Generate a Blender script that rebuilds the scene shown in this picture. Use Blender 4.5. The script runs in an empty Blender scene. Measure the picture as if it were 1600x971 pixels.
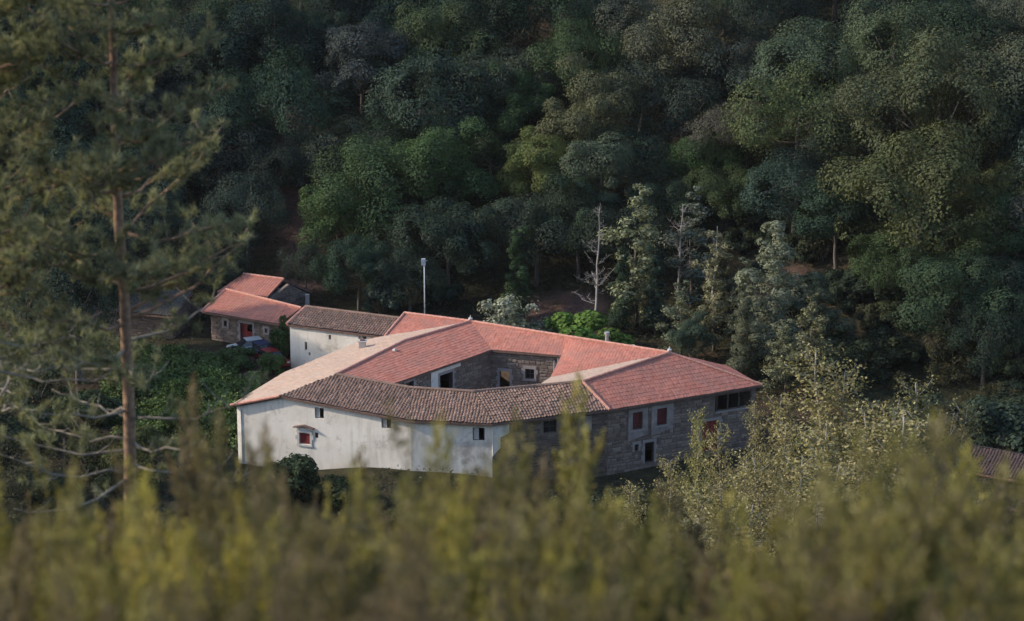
import bpy, bmesh, math, random
import numpy as np
from mathutils import Vector, Matrix

# ------------------------------------------------------------------ camera, light, exposure
scene = bpy.context.scene
COL = scene.collection
CAM = np.array([0.0, -223.0, 77.0])
cam_data = bpy.data.cameras.new("camera")
cam = bpy.data.objects.new("camera", cam_data)
COL.objects.link(cam)
cam.location = CAM
cam.rotation_euler = (math.radians(90 - 16.8), 0, 0)
cam_data.lens = 90.0
cam_data.sensor_width = 36.0
cam_data.clip_start = 0.5
cam_data.clip_end = 3000
cam_data.dof.use_dof = True
cam_data.dof.focus_distance = 236.0
cam_data.dof.aperture_fstop = 1.25
scene.camera = cam

SUN_EL, SUN_DIR = math.radians(29), (-1.0, 0.02)
world = bpy.data.worlds.new("World")
scene.world = world
world.use_nodes = True
wn, wl = world.node_tree.nodes, world.node_tree.links
wn.clear()
sky = wn.new("ShaderNodeTexSky")
sky.sky_type = 'NISHITA'
sky.sun_disc = False
sky.sun_elevation = SUN_EL
sky.sun_rotation = math.atan2(SUN_DIR[0], SUN_DIR[1]) % (2 * math.pi)
sky.altitude = 400
sky.air_density = 1.0
sky.dust_density = 1.0
bg = wn.new("ShaderNodeBackground")
bg.inputs["Strength"].default_value = 0.15
wo = wn.new("ShaderNodeOutputWorld")
wl.new(sky.outputs[0], bg.inputs[0])
wl.new(bg.outputs[0], wo.inputs[0])

sun_data = bpy.data.lights.new("sun", 'SUN')
sun_data.energy = 2.15
sun_data.angle = math.radians(1.0)
sun_data.color = (1.0, 0.86, 0.70)
sun = bpy.data.objects.new("sun", sun_data)
COL.objects.link(sun)
sd = Vector((SUN_DIR[0], SUN_DIR[1], 0)).normalized() * math.cos(SUN_EL) + Vector((0, 0, math.sin(SUN_EL)))
sun.rotation_euler = sd.to_track_quat('Z', 'Y').to_euler()

scene.view_settings.view_transform = 'Standard'
scene.view_settings.look = 'None'
scene.view_settings.exposure = 1.06
scene.view_settings.gamma = 1.0
scene.view_settings.use_curve_mapping = False
scene.render.engine = 'CYCLES'
scene.cycles.use_denoising = True
scene.cycles.max_bounces = 5
scene.cycles.diffuse_bounces = 3
scene.cycles.glossy_bounces = 2
scene.cycles.transmission_bounces = 3
scene.cycles.transparent_max_bounces = 4
scene.cycles.caustics_reflective = False
scene.cycles.caustics_refractive = False

# ------------------------------------------------------------------ small helpers
def link(o, parent=None):
    COL.objects.link(o)
    if parent is not None:
        o.parent = parent
    return o

def tag(o, label=None, cat=None, group=None, kind=None):
    if label: o["label"] = label
    if cat: o["category"] = cat
    if group: o["group"] = group
    if kind: o["kind"] = kind
    return o

BASE = {}                                        # base point of every Empty whose parts are modelled in world space
def empty(name, loc, label, cat, group=None):
    o = bpy.data.objects.new(name, None)
    o.empty_display_size = 0.5
    o.location = loc
    link(o)
    BASE[o.name] = Vector(loc)
    return tag(o, label, cat, group)

def root_of(o):
    while o.parent is not None:
        o = o.parent
    return o

def mesh_data(name, verts, faces, mat=None, smooth=False):
    me = bpy.data.meshes.new(name)
    verts = np.asarray(verts, dtype=np.float64).reshape(-1, 3)
    if isinstance(faces, np.ndarray):
        k = faces.shape[1]
        me.vertices.add(len(verts)); me.vertices.foreach_set("co", verts.ravel())
        me.loops.add(faces.size); me.loops.foreach_set("vertex_index", faces.ravel().astype(np.int32))
        me.polygons.add(len(faces))
        me.polygons.foreach_set("loop_start", np.arange(0, faces.size, k, dtype=np.int32))
        me.polygons.foreach_set("loop_total", np.full(len(faces), k, dtype=np.int32))
        me.update(calc_edges=True)
    else:
        me.from_pydata([tuple(v) for v in verts], [], [tuple(f) for f in faces])
        me.update()
    if mat is not None:
        me.materials.append(mat)
    if smooth:
        me.polygons.foreach_set("use_smooth", np.ones(len(me.polygons), dtype=bool))
    return me

def add(name, me, parent=None, world_space=True):
    """one mesh object; under an Empty that stands away from the origin its vertices stay in world space"""
    o = bpy.data.objects.new(name, me)
    link(o, parent)
    if parent is not None and world_space:
        r = root_of(parent)
        if parent is r and r.name in BASE:
            o.matrix_parent_inverse = Matrix.Translation(-BASE[r.name])
    return o

class G:
    """collects geometry for one mesh"""
    def __init__(s): s.v = []; s.f = []
    def quad(s, a, b, c, d):
        n = len(s.v); s.v += [tuple(a), tuple(b), tuple(c), tuple(d)]; s.f.append((n, n+1, n+2, n+3))
    def poly(s, pts):
        n = len(s.v); s.v += [tuple(p) for p in pts]; s.f.append(tuple(range(n, n+len(pts))))
    def frame_box(s, o, ax, ay, az, bev=0.0):
        """box from corner o along three vectors"""
        o, ax, ay, az = map(Vector, (o, ax, ay, az))
        n = len(s.v)
        for k in (0, 1):
            for j in (0, 1):
                for i in (0, 1):
                    s.v.append(tuple(o + ax*i + ay*j + az*k))
        for f in ((0,2,3,1),(4,5,7,6),(0,1,5,4),(2,6,7,3),(0,4,6,2),(1,3,7,5)):
            s.f.append(tuple(n+i for i in f))
    def box(s, x0, x1, y0, y1, z0, z1):
        s.frame_box((x0,y0,z0),(x1-x0,0,0),(0,y1-y0,0),(0,0,z1-z0))
    def tube(s, pts, radii, sides=6, cap=True):
        pts = [Vector(p) for p in pts]
        n0 = len(s.v)
        up = Vector((0.31, 0.17, 0.93))
        for i, p in enumerate(pts):
            t = (pts[min(i+1, len(pts)-1)] - pts[max(i-1, 0)])
            if t.length < 1e-6: t = Vector((0,0,1))
            t.normalize()
            a = t.cross(up)
            if a.length < 0.05: a = t.cross(Vector((1,0,0)))
            a.normalize(); b = t.cross(a)
            for k in range(sides):
                an = 2*math.pi*k/sides
                s.v.append(tuple(p + (a*math.cos(an) + b*math.sin(an))*radii[i]))
        for i in range(len(pts)-1):
            for k in range(sides):
                k2 = (k+1) % sides
                s.f.append((n0+i*sides+k, n0+i*sides+k2, n0+(i+1)*sides+k2, n0+(i+1)*sides+k))
        if cap:
            s.f.append(tuple(n0+k for k in range(sides))[::-1])
            m = n0+(len(pts)-1)*sides
            s.f.append(tuple(m+k for k in range(sides)))
    def data(s, name, mat, smooth=False): return mesh_data(name, s.v, s.f, mat, smooth)
    def build(s, name, mat, parent=None, smooth=False): return add(name, s.data(name, mat, smooth), parent)

# ------------------------------------------------------------------ materials
def new_mat(name):
    m = bpy.data.materials.new(name); m.use_nodes = True
    nt = m.node_tree; nt.nodes.clear()
    out = nt.nodes.new("ShaderNodeOutputMaterial")
    return m, nt, out

def N(nt, t, **kw):
    n = nt.nodes.new(t)
    for k, v in kw.items():
        if k in n.inputs: n.inputs[k].default_value = v
        else: setattr(n, k, v)
    return n

def ramp(nt, fac, stops):
    r = nt.nodes.new("ShaderNodeValToRGB")
    e = r.color_ramp.elements
    while len(e) < len(stops): e.new(0.5)
    for el, (p, c) in zip(e, stops):
        el.position = p; el.color = (*c, 1)
    nt.links.new(fac, r.inputs[0])
    return r.outputs[0]

def mixc(nt, fac, a, b, mode='MIX'):
    m = nt.nodes.new("ShaderNodeMix"); m.data_type = 'RGBA'; m.blend_type = mode
    for sock, val in ((m.inputs[0], fac), (m.inputs[6], a), (m.inputs[7], b)):
        if hasattr(val, "links"): nt.links.new(val, sock)
        elif isinstance(val, (int, float)): sock.default_value = val
        else: sock.default_value = (*val, 1)
    return m.outputs[2]

def noise(nt, scale, detail=4, rough=0.55, coord="Object", dist=0.0, stretch=None):
    tc = nt.nodes.new("ShaderNodeTexCoord")
    n = nt.nodes.new("ShaderNodeTexNoise")
    n.inputs["Scale"].default_value = scale; n.inputs["Detail"].default_value = detail
    n.inputs["Roughness"].default_value = rough; n.inputs["Distortion"].default_value = dist
    src = tc.outputs[coord]
    if stretch:
        mp = nt.nodes.new("ShaderNodeMapping"); mp.inputs["Scale"].default_value = stretch
        nt.links.new(src, mp.inputs[0]); src = mp.outputs[0]
    nt.links.new(src, n.inputs["Vector"])
    return n.outputs["Fac"]

def bump(nt, h, dist=0.02, strength=0.6):
    b = nt.nodes.new("ShaderNodeBump"); b.inputs["Distance"].default_value = dist; b.inputs["Strength"].default_value = strength
    nt.links.new(h, b.inputs["Height"])
    return b.outputs[0]

def principled(nt, out, color, rough=0.85, normal=None, spec=0.3, metal=0.0):
    p = nt.nodes.new("ShaderNodeBsdfPrincipled")
    if hasattr(color, "links"): nt.links.new(color, p.inputs["Base Color"])
    else: p.inputs["Base Color"].default_value = (*color, 1)
    p.inputs["Roughness"].default_value = rough
    p.inputs["Specular IOR Level"].default_value = spec
    p.inputs["Metallic"].default_value = metal
    if normal is not None: nt.links.new(normal, p.inputs["Normal"])
    nt.links.new(p.outputs[0], out.inputs[0])
    return p

def plain(name, c, rough=0.7, var=0.25, scale=3.0, spec=0.3, metal=0.0, bmp=0.01):
    m, nt, out = new_mat(name)
    f = noise(nt, scale, 5)
    lo = tuple(x*(1-var) for x in c); hi = tuple(min(1, x*(1+var)) for x in c)
    principled(nt, out, ramp(nt, f, [(0.3, lo), (0.7, hi)]), rough, bump(nt, noise(nt, scale*8, 3), bmp, 0.5) if bmp else None, spec, metal)
    return m

def foliage_mat(name, transl=0.28, noise_scale=0.45, island=0.55, warm=1.25):
    """leaf colour = the object's own colour, varied clump by clump and leaf by leaf"""
    m, nt, out = new_mat(name)
    oi = nt.nodes.new("ShaderNodeObjectInfo")
    geo = nt.nodes.new("ShaderNodeNewGeometry")
    f = noise(nt, noise_scale, 3)
    v1 = N(nt, "ShaderNodeMapRange", **{"From Min": 0.3, "From Max": 0.7, "To Min": 0.68, "To Max": 1.32}); nt.links.new(f, v1.inputs[0])
    v2 = N(nt, "ShaderNodeMapRange", **{"To Min": 1-island*0.7, "To Max": 1+island*0.7}); nt.links.new(geo.outputs["Random Per Island"], v2.inputs[0])
    mu = nt.nodes.new("ShaderNodeMath"); mu.operation = 'MULTIPLY'
    nt.links.new(v1.outputs[0], mu.inputs[0]); nt.links.new(v2.outputs[0], mu.inputs[1])
    hsv = nt.nodes.new("ShaderNodeHueSaturation")
    hv = N(nt, "ShaderNodeMapRange", **{"From Min": 0.3, "From Max": 0.7, "To Min": 0.482, "To Max": 0.515})
    nt.links.new(noise(nt, noise_scale*1.7, 2), hv.inputs[0]); nt.links.new(hv.outputs[0], hsv.inputs["Hue"])
    nt.links.new(mu.outputs[0], hsv.inputs["Value"]); nt.links.new(oi.outputs["Color"], hsv.inputs["Color"])
    p = nt.nodes.new("ShaderNodeBsdfPrincipled")
    p.inputs["Roughness"].default_value = 0.6; p.inputs["Specular IOR Level"].default_value = 0.08
    nt.links.new(hsv.outputs[0], p.inputs["Base Color"])
    tr = nt.nodes.new("ShaderNodeBsdfTranslucent")
    tc = mixc(nt, 1.0, hsv.outputs[0], (1.15*warm/1.25, 1.1, 0.55), 'MULTIPLY')
    nt.links.new(tc, tr.inputs[0])
    mx = nt.nodes.new("ShaderNodeMixShader"); mx.inputs[0].default_value = transl
    nt.links.new(p.outputs[0], mx.inputs[1]); nt.links.new(tr.outputs[0], mx.inputs[2])
    nt.links.new(mx.outputs[0], out.inputs[0])
    return m

def tile_mat(name, cols, weather, wamount, rough=0.8, spec=0.25):
    """each tile its own tone (UV = tile column, tile course), plus lichen and weathering"""
    m, nt, out = new_mat(name)
    uv = nt.nodes.new("ShaderNodeUVMap")
    fl = nt.nodes.new("ShaderNodeVectorMath"); fl.operation = 'FLOOR'
    nt.links.new(uv.outputs[0], fl.inputs[0])
    wnz = nt.nodes.new("ShaderNodeTexWhiteNoise"); wnz.noise_dimensions = '2D'
    nt.links.new(fl.outputs[0], wnz.inputs["Vector"])
    c = ramp(nt, wnz.outputs["Value"], [(i/(len(cols)-1), k) for i, k in enumerate(cols)])
    w = noise(nt, 0.55, 6, 0.65, dist=0.6)
    wf = ramp(nt, w, [(0.42, (0, 0, 0)), (0.68, (wamount,)*3)])
    c = mixc(nt, wf, c, weather)
    w2 = ramp(nt, noise(nt, 5.0, 4, 0.7), [(0.45, (0, 0, 0)), (0.75, (wamount*0.8,)*3)])
    c = mixc(nt, w2, c, tuple(x*0.7 for x in weather))
    principled(nt, out, c, rough, bump(nt, noise(nt, 30, 3), 0.01, 0.4), spec)
    return m

def plaster_mat():
    m, nt, out = new_mat("old_whitewash")
    base = ramp(nt, noise(nt, 0.35, 6, 0.6), [(0.3, (0.68, 0.62, 0.53)), (0.62, (0.82, 0.77, 0.68))])
    drip = ramp(nt, noise(nt, 1.0, 5, 0.65, stretch=(1.1, 1.1, 0.16)), [(0.48, (0, 0, 0)), (0.70, (0.6, 0.6, 0.6))])
    c = mixc(nt, drip, base, (0.44, 0.41, 0.35))
    blot = ramp(nt, noise(nt, 0.45, 6, 0.7, dist=0.3), [(0.56, (0, 0, 0)), (0.70, (0.8, 0.8, 0.8))])
    c = mixc(nt, blot, c, (0.36, 0.31, 0.27))
    fine = ramp(nt, noise(nt, 7, 5, 0.7), [(0.62, (0, 0, 0)), (0.75, (0.5, 0.5, 0.5))])
    c = mixc(nt, fine, c, (0.40, 0.36, 0.31))
    principled(nt, out, c, 0.9, bump(nt, noise(nt, 3, 6), 0.05, 0.5), 0.2)
    return m

def stone_mat(name, a, b, c_, lichen=(0.30, 0.28, 0.22)):
    m, nt, out = new_mat(name)
    geo = nt.nodes.new("ShaderNodeNewGeometry")
    c = ramp(nt, geo.outputs["Random Per Island"], [(0.0, a), (0.5, b), (1.0, c_)])
    f = ramp(nt, noise(nt, 1.3, 6, 0.7), [(0.45, (0, 0, 0)), (0.7, (0.7, 0.7, 0.7))])
    c = mixc(nt, f, c, lichen)
    g = noise(nt, 14, 4, 0.7)
    c = mixc(nt, ramp(nt, g, [(0.35, (0.55,)*3), (0.6, (0.0,)*3)]), c, tuple(x*0.45 for x in b))
    principled(nt, out, c, 0.9, bump(nt, g, 0.02, 0.6), 0.2)
    return m

MAT = {}
MAT['leaf'] = foliage_mat("broad_leaves", 0.25, 0.45, 0.35)
MAT['leaf_fine'] = foliage_mat("fine_leaves", 0.35, 0.8, 0.8)
MAT['heath'] = foliage_mat("heath_sprays", 0.35, 1.6, 0.7)
MAT['needle'] = foliage_mat("pine_needles", 0.35, 1.2, 0.5)
MAT['bark'] = plain("rough_bark", (0.13, 0.105, 0.085), 0.9, 0.4, 6, bmp=0.03)
MAT['pine_bark'] = plain("pine_bark", (0.28, 0.18, 0.12), 0.9, 0.45, 9, bmp=0.03)
MAT['dead_wood'] = plain("bleached_dead_wood", (0.33, 0.30, 0.275), 0.85, 0.25, 4)
MAT['pale_bark'] = plain("pale_grey_bark", (0.30, 0.28, 0.25), 0.85, 0.3, 5)
MAT['grey_limb'] = plain("grey_dead_limb", (0.25, 0.22, 0.18), 0.9, 0.3, 6)
MAT['mast_paint'] = plain("white_mast_paint", (0.72, 0.72, 0.70), 0.5, 0.08, 4, bmp=0)
MAT['lens'] = plain("pale_lens_glass", (0.55, 0.56, 0.58), 0.15, 0.1, 4, spec=0.6, bmp=0)
MAT['rubber'] = plain("black_rubber", (0.02, 0.02, 0.02), 0.8, 0.2, 4, bmp=0)
MAT['car_red'] = plain("red_car_paint", (0.20, 0.02, 0.024), 0.3, 0.05, 2, spec=0.5, bmp=0)
MAT['car_blue'] = plain("dark_blue_car_paint", (0.02, 0.035, 0.09), 0.3, 0.05, 2, spec=0.5, bmp=0)
MAT['car_white'] = plain("white_car_paint", (0.40, 0.41, 0.42), 0.35, 0.05, 2, spec=0.5, bmp=0)
MAT['plaster'] = plaster_mat()
MAT['stone'] = stone_mat("rubble_granite", (0.15, 0.11, 0.092), (0.24, 0.18, 0.15), (0.36, 0.285, 0.235), (0.24, 0.20, 0.15))
MAT['stone_dark'] = stone_mat("dark_slaty_rubble", (0.09, 0.07, 0.06), (0.15, 0.115, 0.098), (0.24, 0.185, 0.15), (0.16, 0.14, 0.10))
MAT['grey_render'] = plain("worn_grey_render", (0.27, 0.23, 0.21), 0.9, 0.35, 1.2, bmp=0.03)
MAT['mortar'] = plain("earth_mortar", (0.17, 0.13, 0.105), 0.95, 0.3, 3)
MAT['dressed'] = stone_mat("dressed_pale_granite", (0.31, 0.27, 0.25), (0.36, 0.31, 0.29), (0.42, 0.37, 0.345), (0.31, 0.27, 0.235))
MAT['red_tile'] = tile_mat("new_red_tiles", [(0.39, 0.135, 0.09), (0.46, 0.168, 0.117), (0.51, 0.197, 0.14)], (0.31, 0.16, 0.125), 0.75)
MAT['tan_tile'] = tile_mat("new_tan_tiles", [(0.46, 0.30, 0.205), (0.52, 0.35, 0.25), (0.57, 0.40, 0.29)], (0.48, 0.38, 0.29), 0.75, 0.6, 0.4)  # paler tan version of the new tiles, laid on the west-facing slopes
MAT['barn_tile'] = tile_mat("barn_red_tiles", [(0.38, 0.14, 0.095), (0.44, 0.165, 0.115), (0.49, 0.19, 0.135)], (0.36, 0.20, 0.15), 0.5)
MAT['old_tile'] = tile_mat("old_lichened_tiles", [(0.16, 0.11, 0.085), (0.24, 0.145, 0.11), (0.31, 0.185, 0.14), (0.20, 0.14, 0.11), (0.36, 0.24, 0.185), (0.20, 0.135, 0.10)], (0.175, 0.12, 0.09), 0.75, 0.9, 0.15)
MAT['grey_tile'] = tile_mat("grey_slabs", [(0.10, 0.09, 0.078), (0.135, 0.12, 0.10), (0.115, 0.10, 0.085)], (0.085, 0.08, 0.062), 0.6, 0.9, 0.1)
MAT['shed_tile'] = tile_mat("dark_shed_tiles", [(0.075, 0.056, 0.052), (0.11, 0.07, 0.064), (0.09, 0.062, 0.056)], (0.07, 0.06, 0.052), 0.6, 0.9, 0.1)  # old dark-red tiles, darkened further to put the shed's shade into colour
MAT['ridge_tile'] = plain("pale_ridge_tiles", (0.55, 0.27, 0.20), 0.8, 0.3, 5)
MAT['wood_dark'] = plain("dark_old_timber", (0.07, 0.055, 0.045), 0.8, 0.4, 5)
MAT['soffit'] = plain("eaves_timber", (0.16, 0.10, 0.08), 0.85, 0.3, 4)
MAT['red_paint'] = plain("oxide_red_paint", (0.12, 0.03, 0.028), 0.6, 0.25, 4)
MAT['red_door'] = plain("worn_red_door_paint", (0.22, 0.035, 0.033), 0.55, 0.3, 3)
MAT['pale_paint'] = plain("flaking_pale_paint", (0.50, 0.47, 0.43), 0.8, 0.25, 8)
MAT['glass'] = plain("dusty_window_glass", (0.02, 0.022, 0.026), 0.12, 0.2, 3, spec=0.6, bmp=0)
MAT['dark'] = plain("unlit_interior_wall", (0.05, 0.045, 0.04), 0.95, 0.2, 2)
MAT['zinc'] = plain("galvanised_metal", (0.55, 0.56, 0.57), 0.4, 0.15, 6, spec=0.5, metal=0.6, bmp=0)
MAT['concrete'] = plain("pale_concrete", (0.50, 0.48, 0.45), 0.9, 0.2, 2)

# ------------------------------------------------------------------ ground
_rng = np.random.default_rng(7)
_ph = _rng.uniform(0, 6.28, 12); _dr = _rng.uniform(0, 6.28, 12)
def undul(x, y, wl_, k0):
    z = 0
    for k in range(4):
        a = _dr[(k0+k) % 12]; w = 2*math.pi/(wl_*(0.7+0.35*k))
        z = z + np.sin((x*np.cos(a)+y*np.sin(a))*w + _ph[(k0+k) % 12])
    return z/4
def sstep(t): t = np.clip(t, 0, 1); return t*t*(3-2*t)
def smax(a, b, k): return 0.5*(a+b+np.sqrt((a-b)**2+k*k))
FOOT_X = [-200, -80, -40, -20, 0, 15, 30, 45, 70, 200]
FOOT_Y = [60, 54, 46, 41, 34, 26, 15, 4, -10, -60]
def terrain(x, y):
    x = np.asarray(x, float); y = np.asarray(y, float)
    floor = np.interp(y, [-120, -60, -40, -22, -12, 0, 12, 25, 60], [-6, -4, -2.5, -0.6, 0.2, 0.7, 1.2, 1.6, 2.4])
    floor = floor + 0.25*undul(x, y, 14, 0)*sstep((np.abs(x)+np.abs(y)-20)/20)
    # bank of earth carrying the front wing
    m = np.exp(-(((x+7)/9.5)**2)**1.5)*sstep((y+25)/5.5)*(1-sstep((y+10)/7))
    floor = floor + 1.75*m
    near = 75.3 - (y+223)*0.456 + 1.2*undul(x, y, 35, 5)*sstep((y+205)/60)
    z = smax(floor, near, 3.0)
    fy = np.interp(x, FOOT_X, FOOT_Y)
    hill = (y-fy)*0.53 + 1.6*undul(x, y, 22, 2)*sstep((y-fy)/20)
    hill = hill + 50*sstep((-x-46)/90)*sstep((y-8)/45)  # spur off to the left, added to cast shade on the left slope
    hill = np.minimum(hill, 90)
    z = smax(z, z+hill, 2.5) - 0.6
    return z

def make_ground():
    xs = np.unique(np.concatenate([np.arange(-420, -90, 15), np.arange(-90, 90.1, 1.5), np.arange(90, 421, 15)]))
    ys = np.unique(np.concatenate([np.arange(-330, -240, 10), np.arange(-240, 110, 1.5), np.arange(110, 421, 10)]))
    X, Y = np.meshgrid(xs, ys)
    Z = terrain(X, Y)
    v = np.stack([X, Y, Z], -1).reshape(-1, 3)
    i = np.arange(len(ys)-1)[:, None]*len(xs)+np.arange(len(xs)-1)[None]
    f = np.stack([i, i+1, i+1+len(xs), i+len(xs)], -1).reshape(-1, 4)
    m, nt, out = new_mat("hillside_soil_and_grass")
    a = ramp(nt, noise(nt, 0.06, 6, 0.6), [(0.35, (0.032, 0.036, 0.018)), (0.5, (0.05, 0.047, 0.026)), (0.62, (0.075, 0.052, 0.038)), (0.75, (0.12, 0.07, 0.056))])
    b = ramp(nt, noise(nt, 1.2, 6, 0.7), [(0.35, (0.4, 0.4, 0.4)), (0.7, (1.25, 1.2, 1.15))])
    c = mixc(nt, 1.0, a, b, 'MULTIPLY')
    an = nt.nodes.new("ShaderNodeAttribute"); an.attribute_name = "bare_earth"
    earth = ramp(nt, noise(nt, 0.8, 6, 0.7), [(0.3, (0.10, 0.06, 0.05)), (0.7, (0.21, 0.125, 0.105))])
    c = mixc(nt, an.outputs["Fac"], c, earth)
    principled(nt, out, c, 0.95, bump(nt, noise(nt, 2.0, 6, 0.7), 0.3, 0.7), 0.1)
    x, y = v[:, 0], v[:, 1]
    bare = np.maximum(0, 1-((x-4.5)/6.0)**2-((y-27)/5.0)**2)+np.maximum(0, 1-((x-27)/5)**2-((y-21)/6)**2)
    bare += np.maximum(0, 1-((x+23.5+(y-48)*0.12)/2.8)**2)*((y > 34) & (y < 64))+0.8*np.maximum(0, 1-((x+25)/5)**2-((y-12)/5)**2)
    bare = np.clip(bare*1.6, 0, 1)*np.clip(0.75+0.5*undul(x, y, 4, 1), 0, 1)
    me = mesh_data("ground", v, f, m, True)
    at = me.attributes.new("bare_earth", 'FLOAT', 'POINT'); at.data.foreach_set("value", bare.astype(np.float32))
    o = add("ground", me)
    tag(o, kind="structure")
make_ground()
def gz(x, y): return float(terrain(x, y))

# ------------------------------------------------------------------ roofs
def mvc_z(P, poly, zs):
    """mean value interpolation of corner heights over a plan polygon"""
    P = poly.mean(0) + (P-poly.mean(0))*0.9985
    d = poly[None] - P[:, None]
    r = np.linalg.norm(d, axis=2) + 1e-9
    n = len(poly); w = np.zeros((len(P), n))
    tan = np.zeros((len(P), n))
    for i in range(n):
        j = (i+1) % n
        cr = d[:, i, 0]*d[:, j, 1]-d[:, i, 1]*d[:, j, 0]
        dt = (d[:, i]*d[:, j]).sum(1)
        den = r[:, i]*r[:, j]+dt
        tan[:, i] = cr/np.where(np.abs(den) < 1e-9, 1e-9, den)
    for i in range(n):
        w[:, i] = (tan[:, i-1]+tan[:, i])/r[:, i]
    s = w.sum(1); s = np.where(np.abs(s) < 1e-12, 1e-12, s)
    z = (w@zs)/s
    k = r.argmin(1); near = r[np.arange(len(P)), k] < 1e-3
    z[near] = zs[k[near]]
    return np.clip(z, zs.min(), zs.max())

def tri_clip(bm, tri):
    c = Vector((sum(p[0] for p in tri)/3, sum(p[1] for p in tri)/3, 0))
    for i in range(3):
        a = Vector((*tri[i], 0)); b = Vector((*tri[(i+1) % 3], 0))
        nrm = Vector((b.y-a.y, a.x-b.x, 0)).normalized()
        if nrm.dot(c-a) > 0: nrm = -nrm
        g = bm.verts[:]+bm.edges[:]+bm.faces[:]
        bmesh.ops.bisect_plane(bm, geom=g, plane_co=a, plane_no=nrm, clear_outer=True, dist=1e-5)

def roof_face(parent, pts, eave, mat, col=0.26, course=0.36, amp=0.045, lip=0.03, jit=0.0, seed=0, name="roof", under=None, slab=0.16, sag=0.0):
    """one tiled slope. pts: plan polygon with heights; eave: two points giving the eave's run. The slab is the part, the tiles are laid on it."""
    rg = np.random.default_rng(seed)
    P3 = np.array(pts, float); P = P3[:, :2]
    area = 0.5*np.sum(P[:, 0]*np.roll(P[:, 1], -1)-np.roll(P[:, 0], -1)*P[:, 1])
    if area < 0: P3 = P3[::-1]; P = P3[:, :2]
    e0, e1 = np.array(eave[0][:2]), np.array(eave[1][:2])
    u = (e1-e0)/np.linalg.norm(e1-e0); v = np.array([-u[1], u[0]])
    if ((P.mean(0)-e0)@v) < 0: v = -v
    UV = np.stack([(P-e0)@u, (P-e0)@v], 1)
    u0, u1 = UV[:, 0].min()-0.05, UV[:, 0].max()+0.05
    v0, v1 = UV[:, 1].min()-0.02, UV[:, 1].max()+0.05
    nc = int(math.ceil((u1-u0)/col)); K = 4
    nr = int(math.ceil((v1-v0)/course))
    us = u0+np.arange(nc*K+1)*col/K
    prof = np.tile(np.array([0.0, 0.75, 1.0, 0.75]), nc); prof = np.append(prof, 0.0)*amp
    vs = []; lips = []
    for r in range(nr):
        vs += [v0+r*course, v0+(r+1)*course-0.012]; lips += [lip, 0.0]
    vs = np.array(vs); lips = np.array(lips)
    UU, VV = np.meshgrid(us, vs)
    ZZ = prof[None]+lips[:, None]
    if jit:
        cj = rg.normal(0, jit, (nr, nc)); ci = np.minimum(np.arange(nc*K+1)//K, nc-1)
        ZZ = ZZ + np.repeat(cj, 2, axis=0)[:, ci]
        VV = VV + np.repeat(rg.normal(0, jit*2.0, (1, nc)), len(vs), axis=0)[:, ci]
        wob = np.cumsum(rg.normal(0, 0.02, nr)); UU = UU + np.repeat(wob-wob.mean(), 2)[:, None]
    X = e0[0]+UU*u[0]+VV*v[0]; Y = e0[1]+UU*u[1]+VV*v[1]
    verts = np.stack([X, Y, ZZ], -1).reshape(-1, 3)
    tu = (UU-u0)/col; tv = (VV-v0)/course
    W_ = nc*K+1
    i = np.arange(len(vs)-1)[:, None]*W_+np.arange(W_-1)[None]
    F = np.stack([i, i+1, i+1+W_, i+W_], -1).reshape(-1, 4)
    # plan triangulation
    bmt = bmesh.new()
    bmt.faces.new([bmt.verts.new((*p, 0)) for p in P])
    bmesh.ops.triangulate(bmt, faces=bmt.faces[:])
    tris = [[tuple(vv.co.xy) for vv in f.verts] for f in bmt.faces]
    bmt.free()
    cen = verts[F].mean(1)[:, :2]
    fu = np.broadcast_to(((np.arange(W_-1)//K)+0.5)[None], (len(vs)-1, W_-1)).ravel()
    fv = np.broadcast_to(((np.arange(len(vs)-1)//2)+0.5)[:, None], (len(vs)-1, W_-1)).ravel()
    allv, allf, alluv = [], [], []
    for t in tris:
        T = np.array(t); lo = T.min(0)-1.0; hi = T.max(0)+1.0
        sel = np.where(((cen > lo) & (cen < hi)).all(1))[0]
        bm = bmesh.new(); lay = bm.loops.layers.uv.new("UVMap")
        idx = np.unique(F[sel]); mp = {int(k): bm.verts.new(verts[k]) for k in idx}
        for k in sel:
            f = bm.faces.new([mp[int(q)] for q in F[k]])
            for lp in f.loops: lp[lay].uv = (fu[k], fv[k])
        tri_clip(bm, t)
        bm.verts.index_update(); n0 = len(allv)
        allv += [tuple(q.co) for q in bm.verts]
        for f in bm.faces:
            allf.append(tuple(n0+q.index for q in f.verts)); alluv += [tuple(lp[lay].uv) for lp in f.loops]
        bm.free()
    A = np.array(allv)
    A[:, 2] += mvc_z(A[:, :2], P, P3[:, 2])
    if sag:
        A[:, 2] += sag*undul(A[:, 0], A[:, 1], 5.0, 3)
    me = mesh_data("roof_tiles", A, allf, mat)
    uvl = me.uv_layers.new(name="UVMap")
    uvl.data.foreach_set("uv", np.array(alluv, dtype=np.float32).ravel())
    # slab with thickness
    g = G(); n = len(P3)
    top = [(p[0], p[1], p[2]-0.03) for p in P3]; bot = [(p[0], p[1], p[2]-0.03-slab) for p in P3]
    cp = P.mean(0); cz = float(mvc_z(cp[None]+1e-4, P, P3[:, 2])[0])
    for k in range(n):
        k2 = (k+1) % n
        g.poly([top[k], top[k2], (cp[0], cp[1], cz-0.32)]); g.poly([bot[k2], bot[k], (cp[0], cp[1], cz-0.36-slab)])
    for k in range(n):
        k2 = (k+1) % n; g.quad(bot[k], bot[k2], top[k2], top[k])
    r = g.build(name, under or MAT['soffit'], parent)
    tl = add("roof_tiles", me, r); tag(tl, kind="stuff")
    return r

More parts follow.
